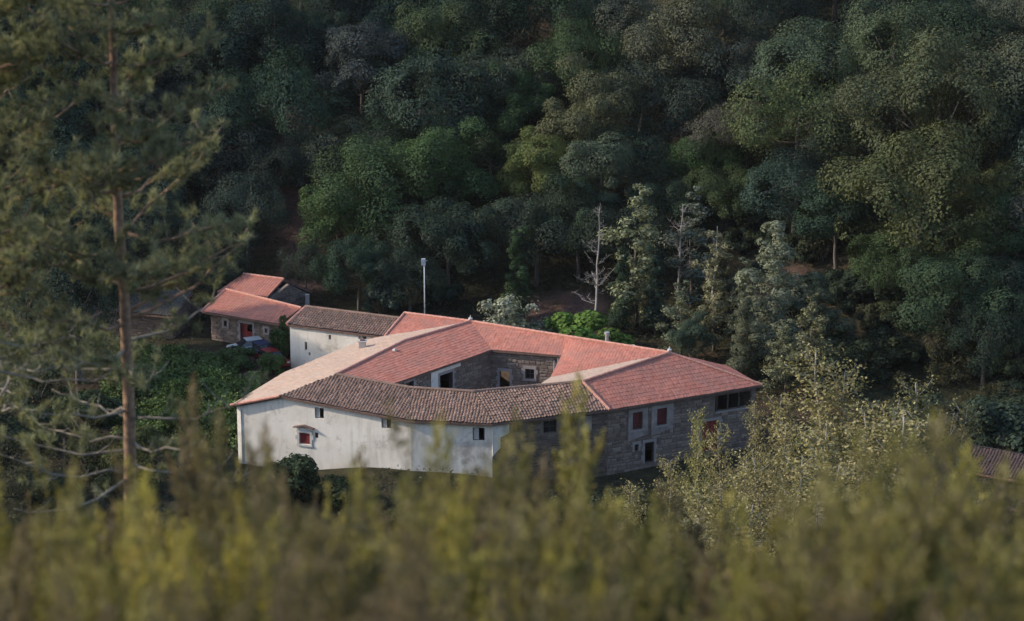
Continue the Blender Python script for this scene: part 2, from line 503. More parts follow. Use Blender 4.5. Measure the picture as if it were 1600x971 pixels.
def ridge_caps(parent, pts, mat, r=0.14, step=0.42, name="ridge_tiles", lift=0.06):
    g = G()
    for a, b in zip(pts[:-1], pts[1:]):
        a, b = Vector(a), Vector(b); L = (b-a).length; n = max(1, int(L/step))
        for i in range(n):
            p = a.lerp(b, i/n)+Vector((0, 0, lift)); q = a.lerp(b, (i+1.08)/n)+Vector((0, 0, lift))
            g.tube([p, q], [r*1.08, r*0.92], 7)
    return g.build(name, mat, parent)

# ------------------------------------------------------------------ walls
def wframe(p0, p1):
    p0, p1 = Vector((p0[0], p0[1], 0)), Vector((p1[0], p1[1], 0))
    d = (p1-p0); L = d.length; d.normalize()
    return p0, d, Vector((d.y, -d.x, 0)), L

def wall(parent, p0, p1, zb, zt, openings=(), mat=None, depth=0.4, name="wall", stones=None, srange=None, seed=0, back=True, sstone=(0.5, 0.26)):
    """wall panel seen from outside with p0 at its left; zb, zt: height at each end; openings (s0,s1,z0,z1) are real holes with reveals"""
    o, d, n, L = wframe(p0, p1)
    B = lambda s: zb[0]+(zb[1]-zb[0])*s/L
    T = lambda s: zt[0]+(zt[1]-zt[0])*s/L
    ss = sorted({0.0, L, *[x for q in openings for x in q[:2]]})
    zs = sorted({x for q in openings for x in q[2:]})
    g = G()
    pt = lambda s, z, k=0.0: tuple(o+d*s+Vector((0, 0, z))-n*k)
    for s0, s1 in zip(ss[:-1], ss[1:]):
        cuts = [None]+zs+[None]
        for a, b in zip(cuts[:-1], cuts[1:]):
            za = lambda s: B(s) if a is None else max(B(s), min(a, T(s)))
            zc = lambda s: T(s) if b is None else max(B(s), min(b, T(s)))
            if a is not None and b is not None and any(q[0] <= s0+1e-6 and q[1] >= s1-1e-6 and q[2] <= a+1e-6 and q[3] >= b-1e-6 for q in openings): continue
            if zc(s0)-za(s0) < 1e-5 and zc(s1)-za(s1) < 1e-5: continue
            g.quad(pt(s0, za(s0)), pt(s1, za(s1)), pt(s1, zc(s1)), pt(s0, zc(s0)))
            if back: g.quad(pt(s1, za(s1), depth), pt(s0, za(s0), depth), pt(s0, zc(s0), depth), pt(s1, zc(s1), depth))
    for (a, b, c, e) in openings:
        g.quad(pt(a, c), pt(a, e), pt(a, e, depth), pt(a, c, depth)); g.quad(pt(b, c), pt(b, c, depth), pt(b, e, depth), pt(b, e))
        g.quad(pt(a, e), pt(b, e), pt(b, e, depth), pt(a, e, depth)); g.quad(pt(a, c), pt(a, c, depth), pt(b, c, depth), pt(b, c))
    for s in (0.0, L):
        g.quad(pt(s, B(s)), pt(s, T(s)), pt(s, T(s), depth), pt(s, B(s), depth))
    g.quad(pt(0, T(0)), pt(L, T(L)), pt(L, T(L), depth), pt(0, T(0), depth))
    w = g.build(name, mat, parent)
    if stones:
        rg = random.Random(seed); h = G(); sw, sh = sstone
        a0, a1 = srange or (0, L)
        z = min(zb); zmax = max(zt)
        while z < zmax:
            ch = sh*rg.uniform(0.75, 1.3); s = a0-rg.uniform(0, sw)
            while s < a1:
                w_ = sw*rg.uniform(0.55, 1.5)
                x0, x1 = max(s, a0)+0.012, min(s+w_, a1)-0.012
                z0 = z+rg.uniform(0, 0.03); z1 = z+ch-rg.uniform(0.01, 0.035)
                mid = (x0+x1)/2
                ok = x1-x0 > 0.08 and z1 < T(mid)-0.02 and z0 > B(mid)-0.3
                if ok:
                    for q in openings:
                        if x1 > q[0]-0.2 and x0 < q[1]+0.2 and z1 > q[2]-0.16 and z0 < q[3]+0.26: ok = False
                if ok:
                    pr = rg.uniform(0.02, 0.07); ins = 0.035
                    j = lambda m: rg.uniform(-m, m)
                    ring = [(x0, z0), (x1, z0), (x1, z1), (x0, z1)]
                    base = [pt(x+j(.01), zz+j(.01), 0.01) for x, zz in ring]
                    cx, cz = mid, (z0+z1)/2
                    fr = [pt(x+(ins if x < cx else -ins)+j(.015), zz+(ins if zz < cz else -ins)+j(.015), -pr*rg.uniform(.8, 1.2)) for x, zz in ring]
                    nn = len(h.v); h.v += base+fr
                    h.f += [(nn+4, nn+5, nn+6, nn+7)]+[(nn+k, nn+(k+1) % 4, nn+4+(k+1) % 4, nn+4+k) for k in range(4)]
                s += w_
            z += ch
        tag(h.build("rubble_stones", stones, w), kind="stuff")
    return w

def opening_fill(parent, p0, p1, q, kind="pane", surround=None, sill=True, mat=None, name="window"):
    """what stands in an opening: frame with pane, shutter leaves or door leaf, and the dressed stones round it"""
    o, d, n, L = wframe(p0, p1)
    s0, s1, z0, z1 = q
    P = lambda s, z, k: o+d*s+Vector((0, 0, z))-n*k
    def slab(g, a, b, c, e, k0, k1): g.frame_box(P(a, c, k1), d*(b-a), n*(k1-k0), Vector((0, 0, e-c)))
    g = G(); t = 0.06
    for (a, b, c, e) in ((s0, s0+t, z0, z1), (s1-t, s1, z0, z1), (s0+t, s1-t, z1-t, z1), (s0+t, s1-t, z0, z0+t)):
        slab(g, a, b, c, e, 0.16, 0.24)
    w = g.build(name, mat or MAT['wood_dark'], parent)
    if kind == "pane":
        h = G(); slab(h, s0+t, s1-t, z0+t, z1-t, 0.20, 0.215); h.build("pane", MAT['glass'], w)
        h = G(); m = (s0+s1)/2
        slab(h, m-0.025, m+0.025, z0+t, z1-t, 0.17, 0.198); h.build("mullion", mat or MAT['wood_dark'], w)
        zm = (z0+z1)/2; h = G(); slab(h, s0+t, s1-t, zm-0.02, zm+0.02, 0.172, 0.197); h.build("transom", mat or MAT['wood_dark'], w)
    elif kind in ("shutter", "door", "halfdoor"):
        m = (s0+s1)/2; pm = mat or MAT['red_paint']
        nb = 3
        for a, b, hh in ((s0+t, m-0.008, z1-t), (m+0.008, s1-t, (z0+(z1-z0)*0.62) if kind == "halfdoor" else z1-t)):
            for k in range(nb):
                h = G(); x0 = a+(b-a)*k/nb; x1 = a+(b-a)*(k+1)/nb
                slab(h, x0+0.006, x1-0.006, z0+t, hh, 0.13+0.008*(k % 2), 0.17); h.build("board", pm, w)
            for zz in (0.18, 0.78):
                h = G(); c = z0+(hh-z0)*zz; slab(h, a+0.02, b-0.02, c, c+0.09, 0.10, 0.129); h.build("ledge", pm, w)
    elif kind == "half_boarded":
        m = s0+(s1-s0)*0.5
        h = G(); slab(h, s0+t, m, z0+t, z1-t, 0.12, 0.15); h.build("shutter_leaf", MAT['pale_paint'], w)
    if surround:
        rg = random.Random(int(s0*100+z0*10)); jw = 0.22
        h = G(); slab(h, s0-jw, s1+jw, z1+0.004, z1+0.26, -0.075, 0.1); h.build("lintel", surround, w)
        for side in (0, 1):
            z = z0; k = 0
            while z < z1-0.05:
                hh = min(rg.uniform(0.32, 0.5), z1-z); ww = jw+(0.12 if k % 2 else -0.02)
                a, b = ((s0-ww, s0-0.003) if side == 0 else (s1+0.003, s1+ww))
                h = G(); slab(h, a, b, z+0.008, z+hh-0.008, -0.07-0.01*(k % 2), 0.1); h.build("jamb_stone", surround, w)
                z += hh; k += 1
        if sill:
            h = G(); slab(h, s0-jw, s1+jw, z0-0.16, z0-0.004, -0.12, 0.1); h.build("sill", surround, w)
    return w

# ------------------------------------------------------------------ the courtyard house
A, B_, L_, M_, R0 = (-3.81, 1.32, 8.2), (13.88, -8.10, 8.2), (-9.96, 3.95, 8.2), (-9.65, -3.90, 8.0), (-15.24, -12.41, 7.6)
P0, P1, P2, VB, V_ = (-24.35, -13.43, 5.2), (-20.22, -6.52, 5.9), (-13.91, 0.87, 6.5), (-11.59, 0.52, 7.1), (-19.99, -14.85, 6.5)
F1, F2, F3, G2 = (-8.65, -18.76, 5.6), (-1.62, -19.58, 5.6), (8.32, -15.95, 5.6), (21.94, -9.51, 5.7)
I0, I1, I2, J_ = (-10.59, -13.56, 7.05), (-1.84, -3.72, 7.1), (4.40, -5.41, 7.1), (3.35, -10.99, 6.9)
Q1, Q2, Q3, Q4 = (-8.80, -14.27, 7.0), (-3.29, -15.31, 7.0), (2.10, -13.75, 7.0), (6.07, -13.43, 7.3)
CB, LB = (19.2, -5.2, 6.1), (-7.6, 8.4, 6.1)

house = empty("courtyard_house", (-1.0, -10.0, 0.0),
              "large rambling house with red tiled wings round a small courtyard and a whitewashed front", "house")
R = lambda *a, **k: roof_face(house, *a, **k)
RT = dict(col=0.28, course=0.38, amp=0.014, lip=0.018, jit=0.005, sag=0.03)
tag(R([P0, V_, R0, M_, P1], (P1, P0), MAT['tan_tile'], seed=1, **RT), "sunlit pale tan slope of the west wing roof")
R([P1, M_, A, VB, P2], (P2, P1), MAT['tan_tile'], seed=2, **RT)
R([R0, I0, I1, A, M_], (I0, I1), MAT['red_tile'], seed=3, **RT)
R([L_, VB, A], ((-14, 2.2), (-6, -1.6)), MAT['red_tile'], seed=4, **RT)
R([A, I1, I2, (4.95, -3.35, 8.2)], (I1, I2), MAT['red_tile'], seed=5, **RT)
R([(4.95, -3.35, 8.2), I2, J_, B_], (I1, I2), MAT['red_tile'], seed=6, **RT)
R([B_, J_, Q3, Q4], (J_, Q3), MAT['tan_tile'], seed=7, **RT)
R([B_, Q4, F3, G2], (F3, G2), MAT['red_tile'], seed=8, **RT)
R([B_, G2, CB], (G2, CB), MAT['red_tile'], seed=9, **RT)
R([L_, A, B_, CB, LB], (LB, CB), MAT['red_tile'], seed=10, **RT)
OT = dict(col=0.27, course=0.34, amp=0.085, lip=0.05, jit=0.018, sag=0.05)
tag(R([V_, F1, Q1, R0], (V_, F1), MAT['old_tile'], seed=11, **OT), "old grey-brown lichened tile slope")
R([F1, F2, Q2, Q1], (F1, F2), MAT['old_tile'], seed=12, **OT)
R([F2, F3, Q4, Q3, Q2], (F2, F3), MAT['old_tile'], seed=13, **OT)
# far slope of the old front wing, falling to the courtyard
QI = [(-9.9, -13.2, 6.55), (-7.6, -11.4, 5.7), (-2.6, -12.2, 5.6), (2.6, -10.9, 5.8)]
R([R0, Q1, QI[1], QI[0]], (QI[1], QI[0]), MAT['old_tile'], seed=14, **OT)
R([Q1, Q2, QI[2], QI[1]], (QI[2], QI[1]), MAT['old_tile'], seed=15, **OT)
R([Q2, Q3, QI[3], QI[2]], (QI[3], QI[2]), MAT['old_tile'], seed=16, **OT)

ridge_caps(house, [L_, A, B_], MAT['ridge_tile'])
ridge_caps(house, [A, M_, R0], MAT['ridge_tile'], 0.12)
ridge_caps(house, [B_, Q4], MAT['ridge_tile'], 0.12)
ridge_caps(house, [B_, G2], MAT['ridge_tile'], 0.12)
ridge_caps(house, [Q4, F3], MAT['ridge_tile'], 0.15)
ridge_caps(house, [R0, Q1, Q2, Q3, Q4], MAT['old_tile'], 0.15, 0.38)
ridge_caps(house, [P0, V_], MAT['ridge_tile'], 0.13, lift=-0.02)
ridge_caps(house, [L_, VB], MAT['ridge_tile'], 0.12)

def inset(poly, k):
    out = []
    for i in range(1, len(poly)-1):
        a, b, c = (np.array(poly[j][:2]) for j in (i-1, i, i+1))
        d1 = (b-a)/np.linalg.norm(b-a); d2 = (c-b)/np.linalg.norm(c-b)
        n1 = np.array([-d1[1], d1[0]]); n2 = np.array([-d2[1], d2[0]])
        q = (n1+n2)/(1+n1@n2)
        out.append(tuple(b+q*k))
    return out
# outer wall line, walked with the outside on the right hand
oc = inset([P1, P0, F1, F2, F3, G2, CB, LB, VB, P1, P0], 0.35)
w_P0, w_F1, w_F2, w_F3, w_G2, w_CB, w_LB, w_VB, w_P1 = oc
frac = np.linalg.norm(np.array(V_[:2])-np.array(P0[:2]))/np.linalg.norm(np.array(F1[:2])-np.array(P0[:2]))
w_V = tuple(np.array(w_P0)*(1-frac)+np.array(w_F1)*frac)
UN = 0.22
wall(house, w_P0, w_V, (-1.5, -1.5), (P0[2]-UN, V_[2]-UN), (), MAT['plaster'])
o1 = [(2.87, 3.70, 4.75, 5.72), (1.37, 2.37, 2.25, 3.30), (2.80, 3.14, 2.93, 3.44), (9.00, 9.87, 4.55, 5.45)]
wall(house, w_V, w_F1, (-1.5, -1.5), (V_[2]-UN, F1[2]-UN), o1, MAT['plaster'])
opening_fill(house, w_V, w_F1, o1[0], "half_boarded", sill=False)
rw = opening_fill(house, w_V, w_F1, o1[1], "shutter", MAT['concrete'], mat=MAT['red_door'])
tag(rw, "small red shuttered window with a worn stone frame and little hood")
opening_fill(house, w_V, w_F1, o1[2], "pane", sill=False)
opening_fill(house, w_V, w_F1, o1[3], "half_boarded", sill=False)
# hood over the red window: two short tilted slabs
o_, d_, n_, _L = wframe(w_V, w_F1)
for sgn in (-1, 1):
    g = G()
    c = o_+d_*1.87+Vector((0, 0, 3.98))
    e = c+d_*(0.95*sgn)+Vector((0, 0, -0.22))
    g.frame_box(c-n_*0.05, e-c, n_*0.40, Vector((0, 0, 0.08)))
    g.build("window_hood", MAT['soffit'], house)
o2 = [(5.29, 6.3, 3.95, 5.10)]
wall(house, w_F1, w_F2, (-1.5, -1.5), (F1[2]-UN, F2[2]-UN), o2, MAT['plaster'])
opening_fill(house, w_F1, w_F2, o2[0], "half_boarded", sill=False)
o3 = [(1.85, 2.6, 4.45, 5.15), (4.62, 5.8, 4.05, 5.15), (6.6, 7.4, 3.6, 5.10)]
wall(house, w_F2, w_F3, (-1.5, -1.5), (F2[2]-UN, F3[2]-UN), o3, MAT['mortar'], stones=MAT['stone_dark'], seed=3, sstone=(0.48, 0.22))
for q in o3: opening_fill(house, w_F2, w_F3, q, "pane", MAT['wood_dark'] if q[0] > 5 else None, sill=False)
o_, d_, n_, _L = wframe(w_F2, w_F3)
def patch(a, b, z0, z1, ops, mat='grey_render'):
    p = o_+d_*a+n_*0.085; q = o_+d_*b+n_*0.085
    wall(house, p.xy, q.xy, (z0[0], z0[1]), (z1, z1), [(x0-a, x1-a, y0, y1) for x0, x1, y0, y1 in ops], MAT[mat], depth=0.12, name="render_patch", back=False)
patch(0.0, 0.7, (2.6, 3.3), 5.36, [], 'plaster'); patch(0.705, 1.5, (4.2, 4.5), 5.36, [], 'plaster'); patch(7.75, 9.0, (3.4, 3.9), 5.2, [])
o4 = [(2.42, 3.38, 3.30, 4.90), (4.80, 5.77, 3.35, 4.90), (3.66, 4.57, 0.05, 1.95), (2.65, 3.04, 1.29, 1.94), (10.6, 14.2, 3.75, 5.2), (9.3, 11.0, 0.2, 3.0)]
wall(house, w_F3, w_G2, (-1.5, -1.5), (F3[2]-UN, G2[2]-UN), o4, MAT['mortar'], stones=MAT['stone'], seed=4, sstone=(0.62, 0.30))
o_, d_, n_, _L = wframe(w_F3, w_G2)
patch(2.0, 3.9, (2.35, 2.75), 5.2, o4[:1]); patch(4.25, 6.4, (2.5, 2.95), 5.22, o4[1:2])
for q in o4[:2]: opening_fill(house, w_F3, w_G2, q, "shutter", MAT['dressed'])
opening_fill(house, w_F3, w_G2, o4[2], "none", MAT['dressed'], sill=False, name="doorway")
opening_fill(house, w_F3, w_G2, o4[3], "pane", MAT['dressed'], sill=False)
opening_fill(house, w_F3, w_G2, o4[5], "door", MAT['dressed'], sill=False, mat=MAT['red_door'], name="red_door")
# posts and rail of the open gallery
o_, d_, n_, _L = wframe(w_F3, w_G2)
for k in range(4):
    g = G(); s = 10.75+k*1.12
    g.frame_box(o_+d_*s+Vector((0, 0, 3.75))-n_*0.25, d_*0.14, n_*0.14, Vector((0, 0, 1.45))); g.build("gallery_post", MAT['wood_dark'], house)
g = G(); g.frame_box(o_+d_*10.6+Vector((0, 0, 3.60))-n_*0.05, d_*3.6, n_*0.14, Vector((0, 0, 0.14))); g.build("gallery_rail", MAT['dressed'], house)
wall(house, w_G2, w_CB, (-1.5, -1.5), (G2[2]-UN, CB[2]-UN), (), MAT['mortar'], stones=MAT['stone'], seed=5, sstone=(0.62, 0.30))
wall(house, w_CB, w_LB, (-1.5, -1.5), (CB[2]-UN, LB[2]-UN), (), MAT['mortar'])
wall(house, w_LB, w_VB, (-1.5, -1.5), (LB[2]-UN, VB[2]-UN), (), MAT['mortar'])
wall(house, w_VB, w_P1, (-1.5, -1.5), (6.2, P1[2]-UN), (), MAT['plaster'])
wall(house, w_P1, w_P0, (-1.5, -1.5), (P1[2]-UN, P0[2]-UN), (), MAT['plaster'])
# courtyard walls
cy = inset([(-12.2, -15.4), I0, I1, I2, J_, Q3, (1.6, -15.0)], 0.30)
c_I0, c_I1, c_I2, c_J, c_Q3 = cy
q1 = [(2.3, 3.3, 5.75, 6.6), (6.65, 8.3, 3.2, 6.2)]
wall(house, c_I0, c_I1, (0, 0), (6.8, 6.85), q1, MAT['mortar'], stones=MAT['stone'], seed=6, name="courtyard_wall")
opening_fill(house, c_I0, c_I1, q1[0], "pane", MAT['dressed'])
opening_fill(house, c_I0, c_I1, q1[1], "none", MAT['dressed'], sill=False, name="doorway")
o_, d_, n_, _L = wframe(c_I0, c_I1)
g = G(); g.frame_box(o_+d_*5.5+Vector((0, 0, 3.0)), d_*0.9, n_*0.085, Vector((0, 0, 3.75))); g.frame_box(o_+d_*6.4+Vector((0, 0, 6.48)), d_*2.9, n_*0.09, Vector((0, 0, 0.30)))
g.build("plaster_patch", MAT['plaster'], house)
q2 = [(0.86, 1.81, 3.1, 5.1), (3.24, 4.08, 4.55, 5.5)]
wall(house, c_I1, c_I2, (0, 0), (6.85, 6.85), q2, MAT['mortar'], stones=MAT['stone'], seed=7, name="courtyard_wall")
opening_fill(house, c_I1, c_I2, q2[0], "none", MAT['dressed'], sill=False, name="doorway")
opening_fill(house, c_I1, c_I2, q2[1], "pane", MAT['dressed'])
wall(house, c_I2, c_J, (0, 0), (6.85, 6.65), (), MAT['mortar'], stones=MAT['stone'], seed=8, name="courtyard_wall")
wall(house, c_J, c_Q3, (0, 0), (6.65, 6.6), (), MAT['mortar'], name="courtyard_wall")
for a, b, k in ((QI[3], QI[2], 0), (QI[2], QI[1], 1), (QI[1], QI[0], 2)):
    wall(house, a, b, (0, 0), (a[2]-0.2, b[2]-0.2), (), MAT['mortar'], name="courtyard_wall")
# gutter pipe in the courtyard corner
g = G(); g.tube([(4.1, -5.95, 7.0), (4.1, -5.95, 1.0)], [0.06, 0.06], 8); g.build("downpipe", MAT['zinc'], house); g = G(); g.tube([(3.75, -6.3, 6.9), (3.6, -7.2, 1.0)], [0.05, 0.05], 8)
g.build("downpipe", MAT['zinc'], house)

def finial(p):
    g = G(); x, y, z = p
    g.tube([(x, y, z-0.1), (x, y, z+0.18), (x, y, z+0.22), (x, y, z+0.36), (x, y, z+0.40), (x, y, z+0.62)], [0.16, 0.12, 0.20, 0.20, 0.07, 0.03], 8)
    g.build("finial", MAT['concrete'], house)
finial(A); finial(B_)
def chimney(x, y, z0, z1, w, mat, cap=True):
    g = G(); g.box(x-w/2, x+w/2, y-w/2, y+w/2, z0, z1); c = g.build("chimney", mat, house)
    if cap:
        h = G(); h.box(x-w/2-0.07, x+w/2+0.07, y-w/2-0.07, y+w/2+0.07, z1+0.002, z1+0.10); h.build("cap_slab", MAT['concrete'], c)
        h = G(); h.box(x-w/2+0.1, x+w/2-0.1, y-w/2+0.1, y+w/2-0.1, z1+0.102, z1+0.2); h.build("pot", MAT['soffit'], c)
chimney(-13.5, -2.6, 6.2, 7.55, 0.62, MAT['tan_tile'] if False else MAT['concrete'])
g = G(); g.tube([(8.5, -4.3, 7.0), (8.5, -4.3, 8.75), (8.5, -4.3, 8.76), (8.5, -4.3, 8.95)], [0.16, 0.16, 0.24, 0.24], 12); g.build("flue_pipe", MAT['zinc'], house)
g = G(); g.tube([(8.9+1.9, -5.6, 7.6), (8.9+1.9, -5.6, 8.15)], [0.2, 0.16], 8); g.build("flue_pipe", MAT['concrete'], house)
g = G(); g.tube([(-10.45, -6.1, 7.5), (-10.45, -6.2, 7.85), (-10.3, -6.4, 7.95)], [0.18, 0.20, 0.14], 8); g.build("roof_vent", MAT['concrete'], house)
g = G()
g.quad((-12, -13, 1.2), (6, -13, 1.2), (6, -3, 1.2), (-12, -3, 1.2)); yard = g.build("courtyard_floor", MAT['concrete'], house)

# ------------------------------------------------------------------ long white house with old tiles behind
m0, m1, mr0, mr1 = (-21.54, 10.92, 5.0), (-11.43, 6.63, 5.0), (-19.89, 13.67, 5.9), (-10.34, 9.65, 5.9)
mb0, mb1 = (-18.6, 16.2, 4.7), (-9.2, 12.2, 4.7)
mid = empty("white_outbuilding", (-15.5, 11.0, 1.0), "long low whitewashed outbuilding under old brown tiles beside the barn", "house")
roof_face(mid, [m0, m1, mr1, mr0], (m0, m1), MAT['old_tile'], seed=21, **OT)
roof_face(mid, [mr0, mr1, mb1, mb0], (mb1, mb0), MAT['old_tile'], seed=22, **OT)
ridge_caps(mid, [mr0, mr1], MAT['old_tile'], 0.15, 0.38)
ridge_caps(mid, [m0, mr0], MAT['ridge_tile'], 0.14)
wm = inset([mb0, m0, m1, mb1, mb0, m0], 0.2)
om = [(1.55, 1.80, 2.6, 3.4), (7.3, 8.15, 3.6, 4.72), (4.14, 4.38, 3.95, 4.42), (1.95, 2.15, 2.1, 2.4)]
wall(mid, wm[0], wm[1], (-0.5, -0.5), (4.8, 4.8), om, MAT['plaster'])
opening_fill(mid, wm[0], wm[1], om[1], "half_boarded", sill=False)
for q in (om[0], om[2], om[3]): opening_fill(mid, wm[0], wm[1], q, "pane", sill=False)
wall(mid, wm[1], wm[2], (-0.5, -0.5), (4.8, 4.5), (), MAT['plaster'])
wall(mid, wm[2], wm[3], (-0.5, -0.5), (4.5, 4.5), (), MAT['plaster'])
# gable end by the barn: a five-cornered panel
g = G(); a, b = Vector((*wm[3], 0)), Vector((*wm[0], 0)); c = a.lerp(b, 0.47)
g.poly([(a.x, a.y, -0.5), (b.x, b.y, -0.5), (b.x, b.y, 4.8), (c.x, c.y, 5.65), (a.x, a.y, 4.5)]); g.build("gable_wall", MAT['plaster'], mid)

# ------------------------------------------------------------------ barns
b0, b1, br0, br1 = (-30.59, 18.46, 4.0), (-22.6, 14.2, 4.0), (-28.53, 21.99, 5.2), (-20.55, 15.57, 5.2)
bb0, bb1 = (-27.6, 23.6, 4.5), (-19.7, 17.2, 4.5)
barn = empty("stone_barn", (-26, 18, 1.2), "stone barn with red tiled roof and red double door beside the white outbuilding", "barn")
BT = dict(col=0.30, course=0.42, amp=0.05, lip=0.02, jit=0.004)
roof_face(barn, [b0, b1, br1, br0], (b0, b1), MAT['barn_tile'], seed=31, **BT)
roof_face(barn, [br0, br1, bb1, bb0], (bb1, bb0), MAT['barn_tile'], seed=32, **BT)
ridge_caps(barn, [br0, br1], MAT['ridge_tile'], 0.13)
ridge_caps(barn, [b0, br0], MAT['ridge_tile'], 0.12)
wb = inset([(-27.2, 23.4), (-29.9, 18.5), (-22.6, 14.5), (-19.8, 17.0), (-27.2, 23.4), (-29.9, 18.5)], 0.15)
ob = [(3.5, 4.95, 1.2, 3.35), (1.55, 1.92, 2.7, 3.3), (6.4, 6.7, 2.75, 3.2)]
wall(barn, wb[0], wb[1], (0, 0), (3.9, 3.8), ob, MAT['mortar'], stones=MAT['stone'], seed=9, sstone=(0.6, 0.3))
tag(opening_fill(barn, wb[0], wb[1], ob[0], "halfdoor", MAT['dressed'], sill=False, mat=MAT['red_door'], name="barn_door"), "red boarded double door with a dark gap above one leaf")
for q in ob[1:]: opening_fill(barn, wb[0], wb[1], q, "pane", MAT['dressed'])
wall(barn, wb[1], wb[2], (0, 0), (3.8, 4.2), (), MAT['mortar'])
wall(barn, wb[2], wb[3], (0, 0), (4.2, 4.3), (), MAT['mortar'])
wall(barn, wb[3], wb[0], (0, 0), (4.3, 3.9), (), MAT['mortar'], stones=MAT['stone'], seed=10)

c0, c1, cr0, cr1, ce = (-29.6, 23.2, 4.6), (-24.29, 20.87, 4.8), (-27.14, 25.46, 5.8), (-22.91, 23.59, 5.8), (-20.24, 24.85, 4.2)
ce0 = (-25.0, 28.0, 4.0)
barn2 = empty("upper_barn", (-24, 23.5, 1.4), "smaller barn with dark stone gable and red roof behind the stone barn", "barn")
roof_face(barn2, [c0, c1, cr1, cr0], (c0, c1), MAT['barn_tile'], seed=33, **BT)
roof_face(barn2, [cr0, cr1, ce, ce0], (ce, ce0), MAT['old_tile'], seed=34, **OT)
ridge_caps(barn2, [cr0, cr1], MAT['ridge_tile'], 0.13)
g = G(); a, b = Vector((-24.15, 21.1, 0)), Vector((-20.5, 24.55, 0)); c = Vector((-22.85, 23.45, 0))
nn = (b-a).cross(Vector((0, 0, 1))).normalized()
o_, d_, n_, Lg = wframe((a.x, a.y), (b.x, b.y)); sc_ = (c-o_).dot(d_)
wall(barn2, (a.x, a.y), tuple((o_+d_*sc_).xy), (0, 0), (4.45, 5.5), (), MAT['mortar'], stones=MAT['stone_dark'], seed=11, name="gable_wall")
wall(barn2, tuple((o_+d_*sc_).xy), (b.x, b.y), (0, 0), (5.5, 4.0), (), MAT['mortar'], stones=MAT['stone_dark'], seed=12, name="gable_wall")
wall(barn2, (-29.2, 23.4), (-24.2, 21.15), (0, 0), (4.4, 4.5), (), MAT['mortar'])
wall(barn2, (-20.6, 24.6), (-25.0, 27.6), (0, 0), (3.9, 3.8), (), MAT['mortar'])
wall(barn2, (-25.0, 27.6), (-29.2, 23.4), (0, 0), (3.8, 4.4), (), MAT['mortar'])
g = G(); g.box(-20.75, -20.35, 23.2, 23.6, 1.0, 4.3); g.build("chimney", MAT['dressed'], barn2)

# ------------------------------------------------------------------ shed at the right
sr0, sr1, se0, se1 = (35.8, -19.6, 4.2), (45.6, -25.4, 4.2), (34.2, -22.3, 3.1), (44.2, -28.0, 3.1)
sk0, sk1 = (37.2, -17.2, 3.2), (47.0, -23.0, 3.2)
shed = empty("tiled_shed", (40, -22.5, -0.5), "low shed with a dull dark red tiled roof and black opening among the trees", "shed")
roof_face(shed, [se0, se1, sr1, sr0], (se0, se1), MAT['shed_tile'], seed=41, **OT)
roof_face(shed, [sr0, sr1, sk1, sk0], (sk1, sk0), MAT['shed_tile'], seed=42, **OT)
ws = inset([sk0, se0, se1, sk1, sk0, se0], 0.25)
osd = [(5.6, 7.6, 0.6, 2.75)]
wall(shed, ws[0], ws[1], (-2.5, -2.5), (2.9, 2.9), osd, MAT['mortar'], stones=MAT['stone_dark'], seed=13)
opening_fill(shed, ws[0], ws[1], osd[0], "door", MAT['wood_dark'], sill=False, mat=MAT['wood_dark'], name="doorway")  # dark boards stand in for the blackness of the unlit opening
for a, b in ((1, 2), (2, 3), (3, 0)): wall(shed, ws[a], ws[b], (-2.5, -2.5), (2.9, 2.9), (), MAT['mortar'], stones=MAT['stone_dark'] if a != 2 else None, seed=14+a)

# ------------------------------------------------------------------ plants: builders
def unit(a): return a/np.maximum(np.linalg.norm(a, axis=1, keepdims=True), 1e-9)

def leaf_quads(c, nrm, size, rg, aspect=0.62, axis=None):
    """one folded leaf-shaped quad per centre"""
    n = len(c)
    t = rg.normal(size=(n, 3)) if axis is None else axis + rg.normal(size=(n, 3))*0.35
    t = unit(t-(t*nrm).sum(1, keepdims=True)*nrm)
    b = np.cross(nrm, t)
    s = size[:, None]
    fold = nrm*s*0.18
    v = np.stack([c-t*s, c+b*s*aspect+fold, c+t*s, c-b*s*aspect+fold], 1).reshape(-1, 3)
    f = np.arange(4*n).reshape(-1, 4)
    return v, f

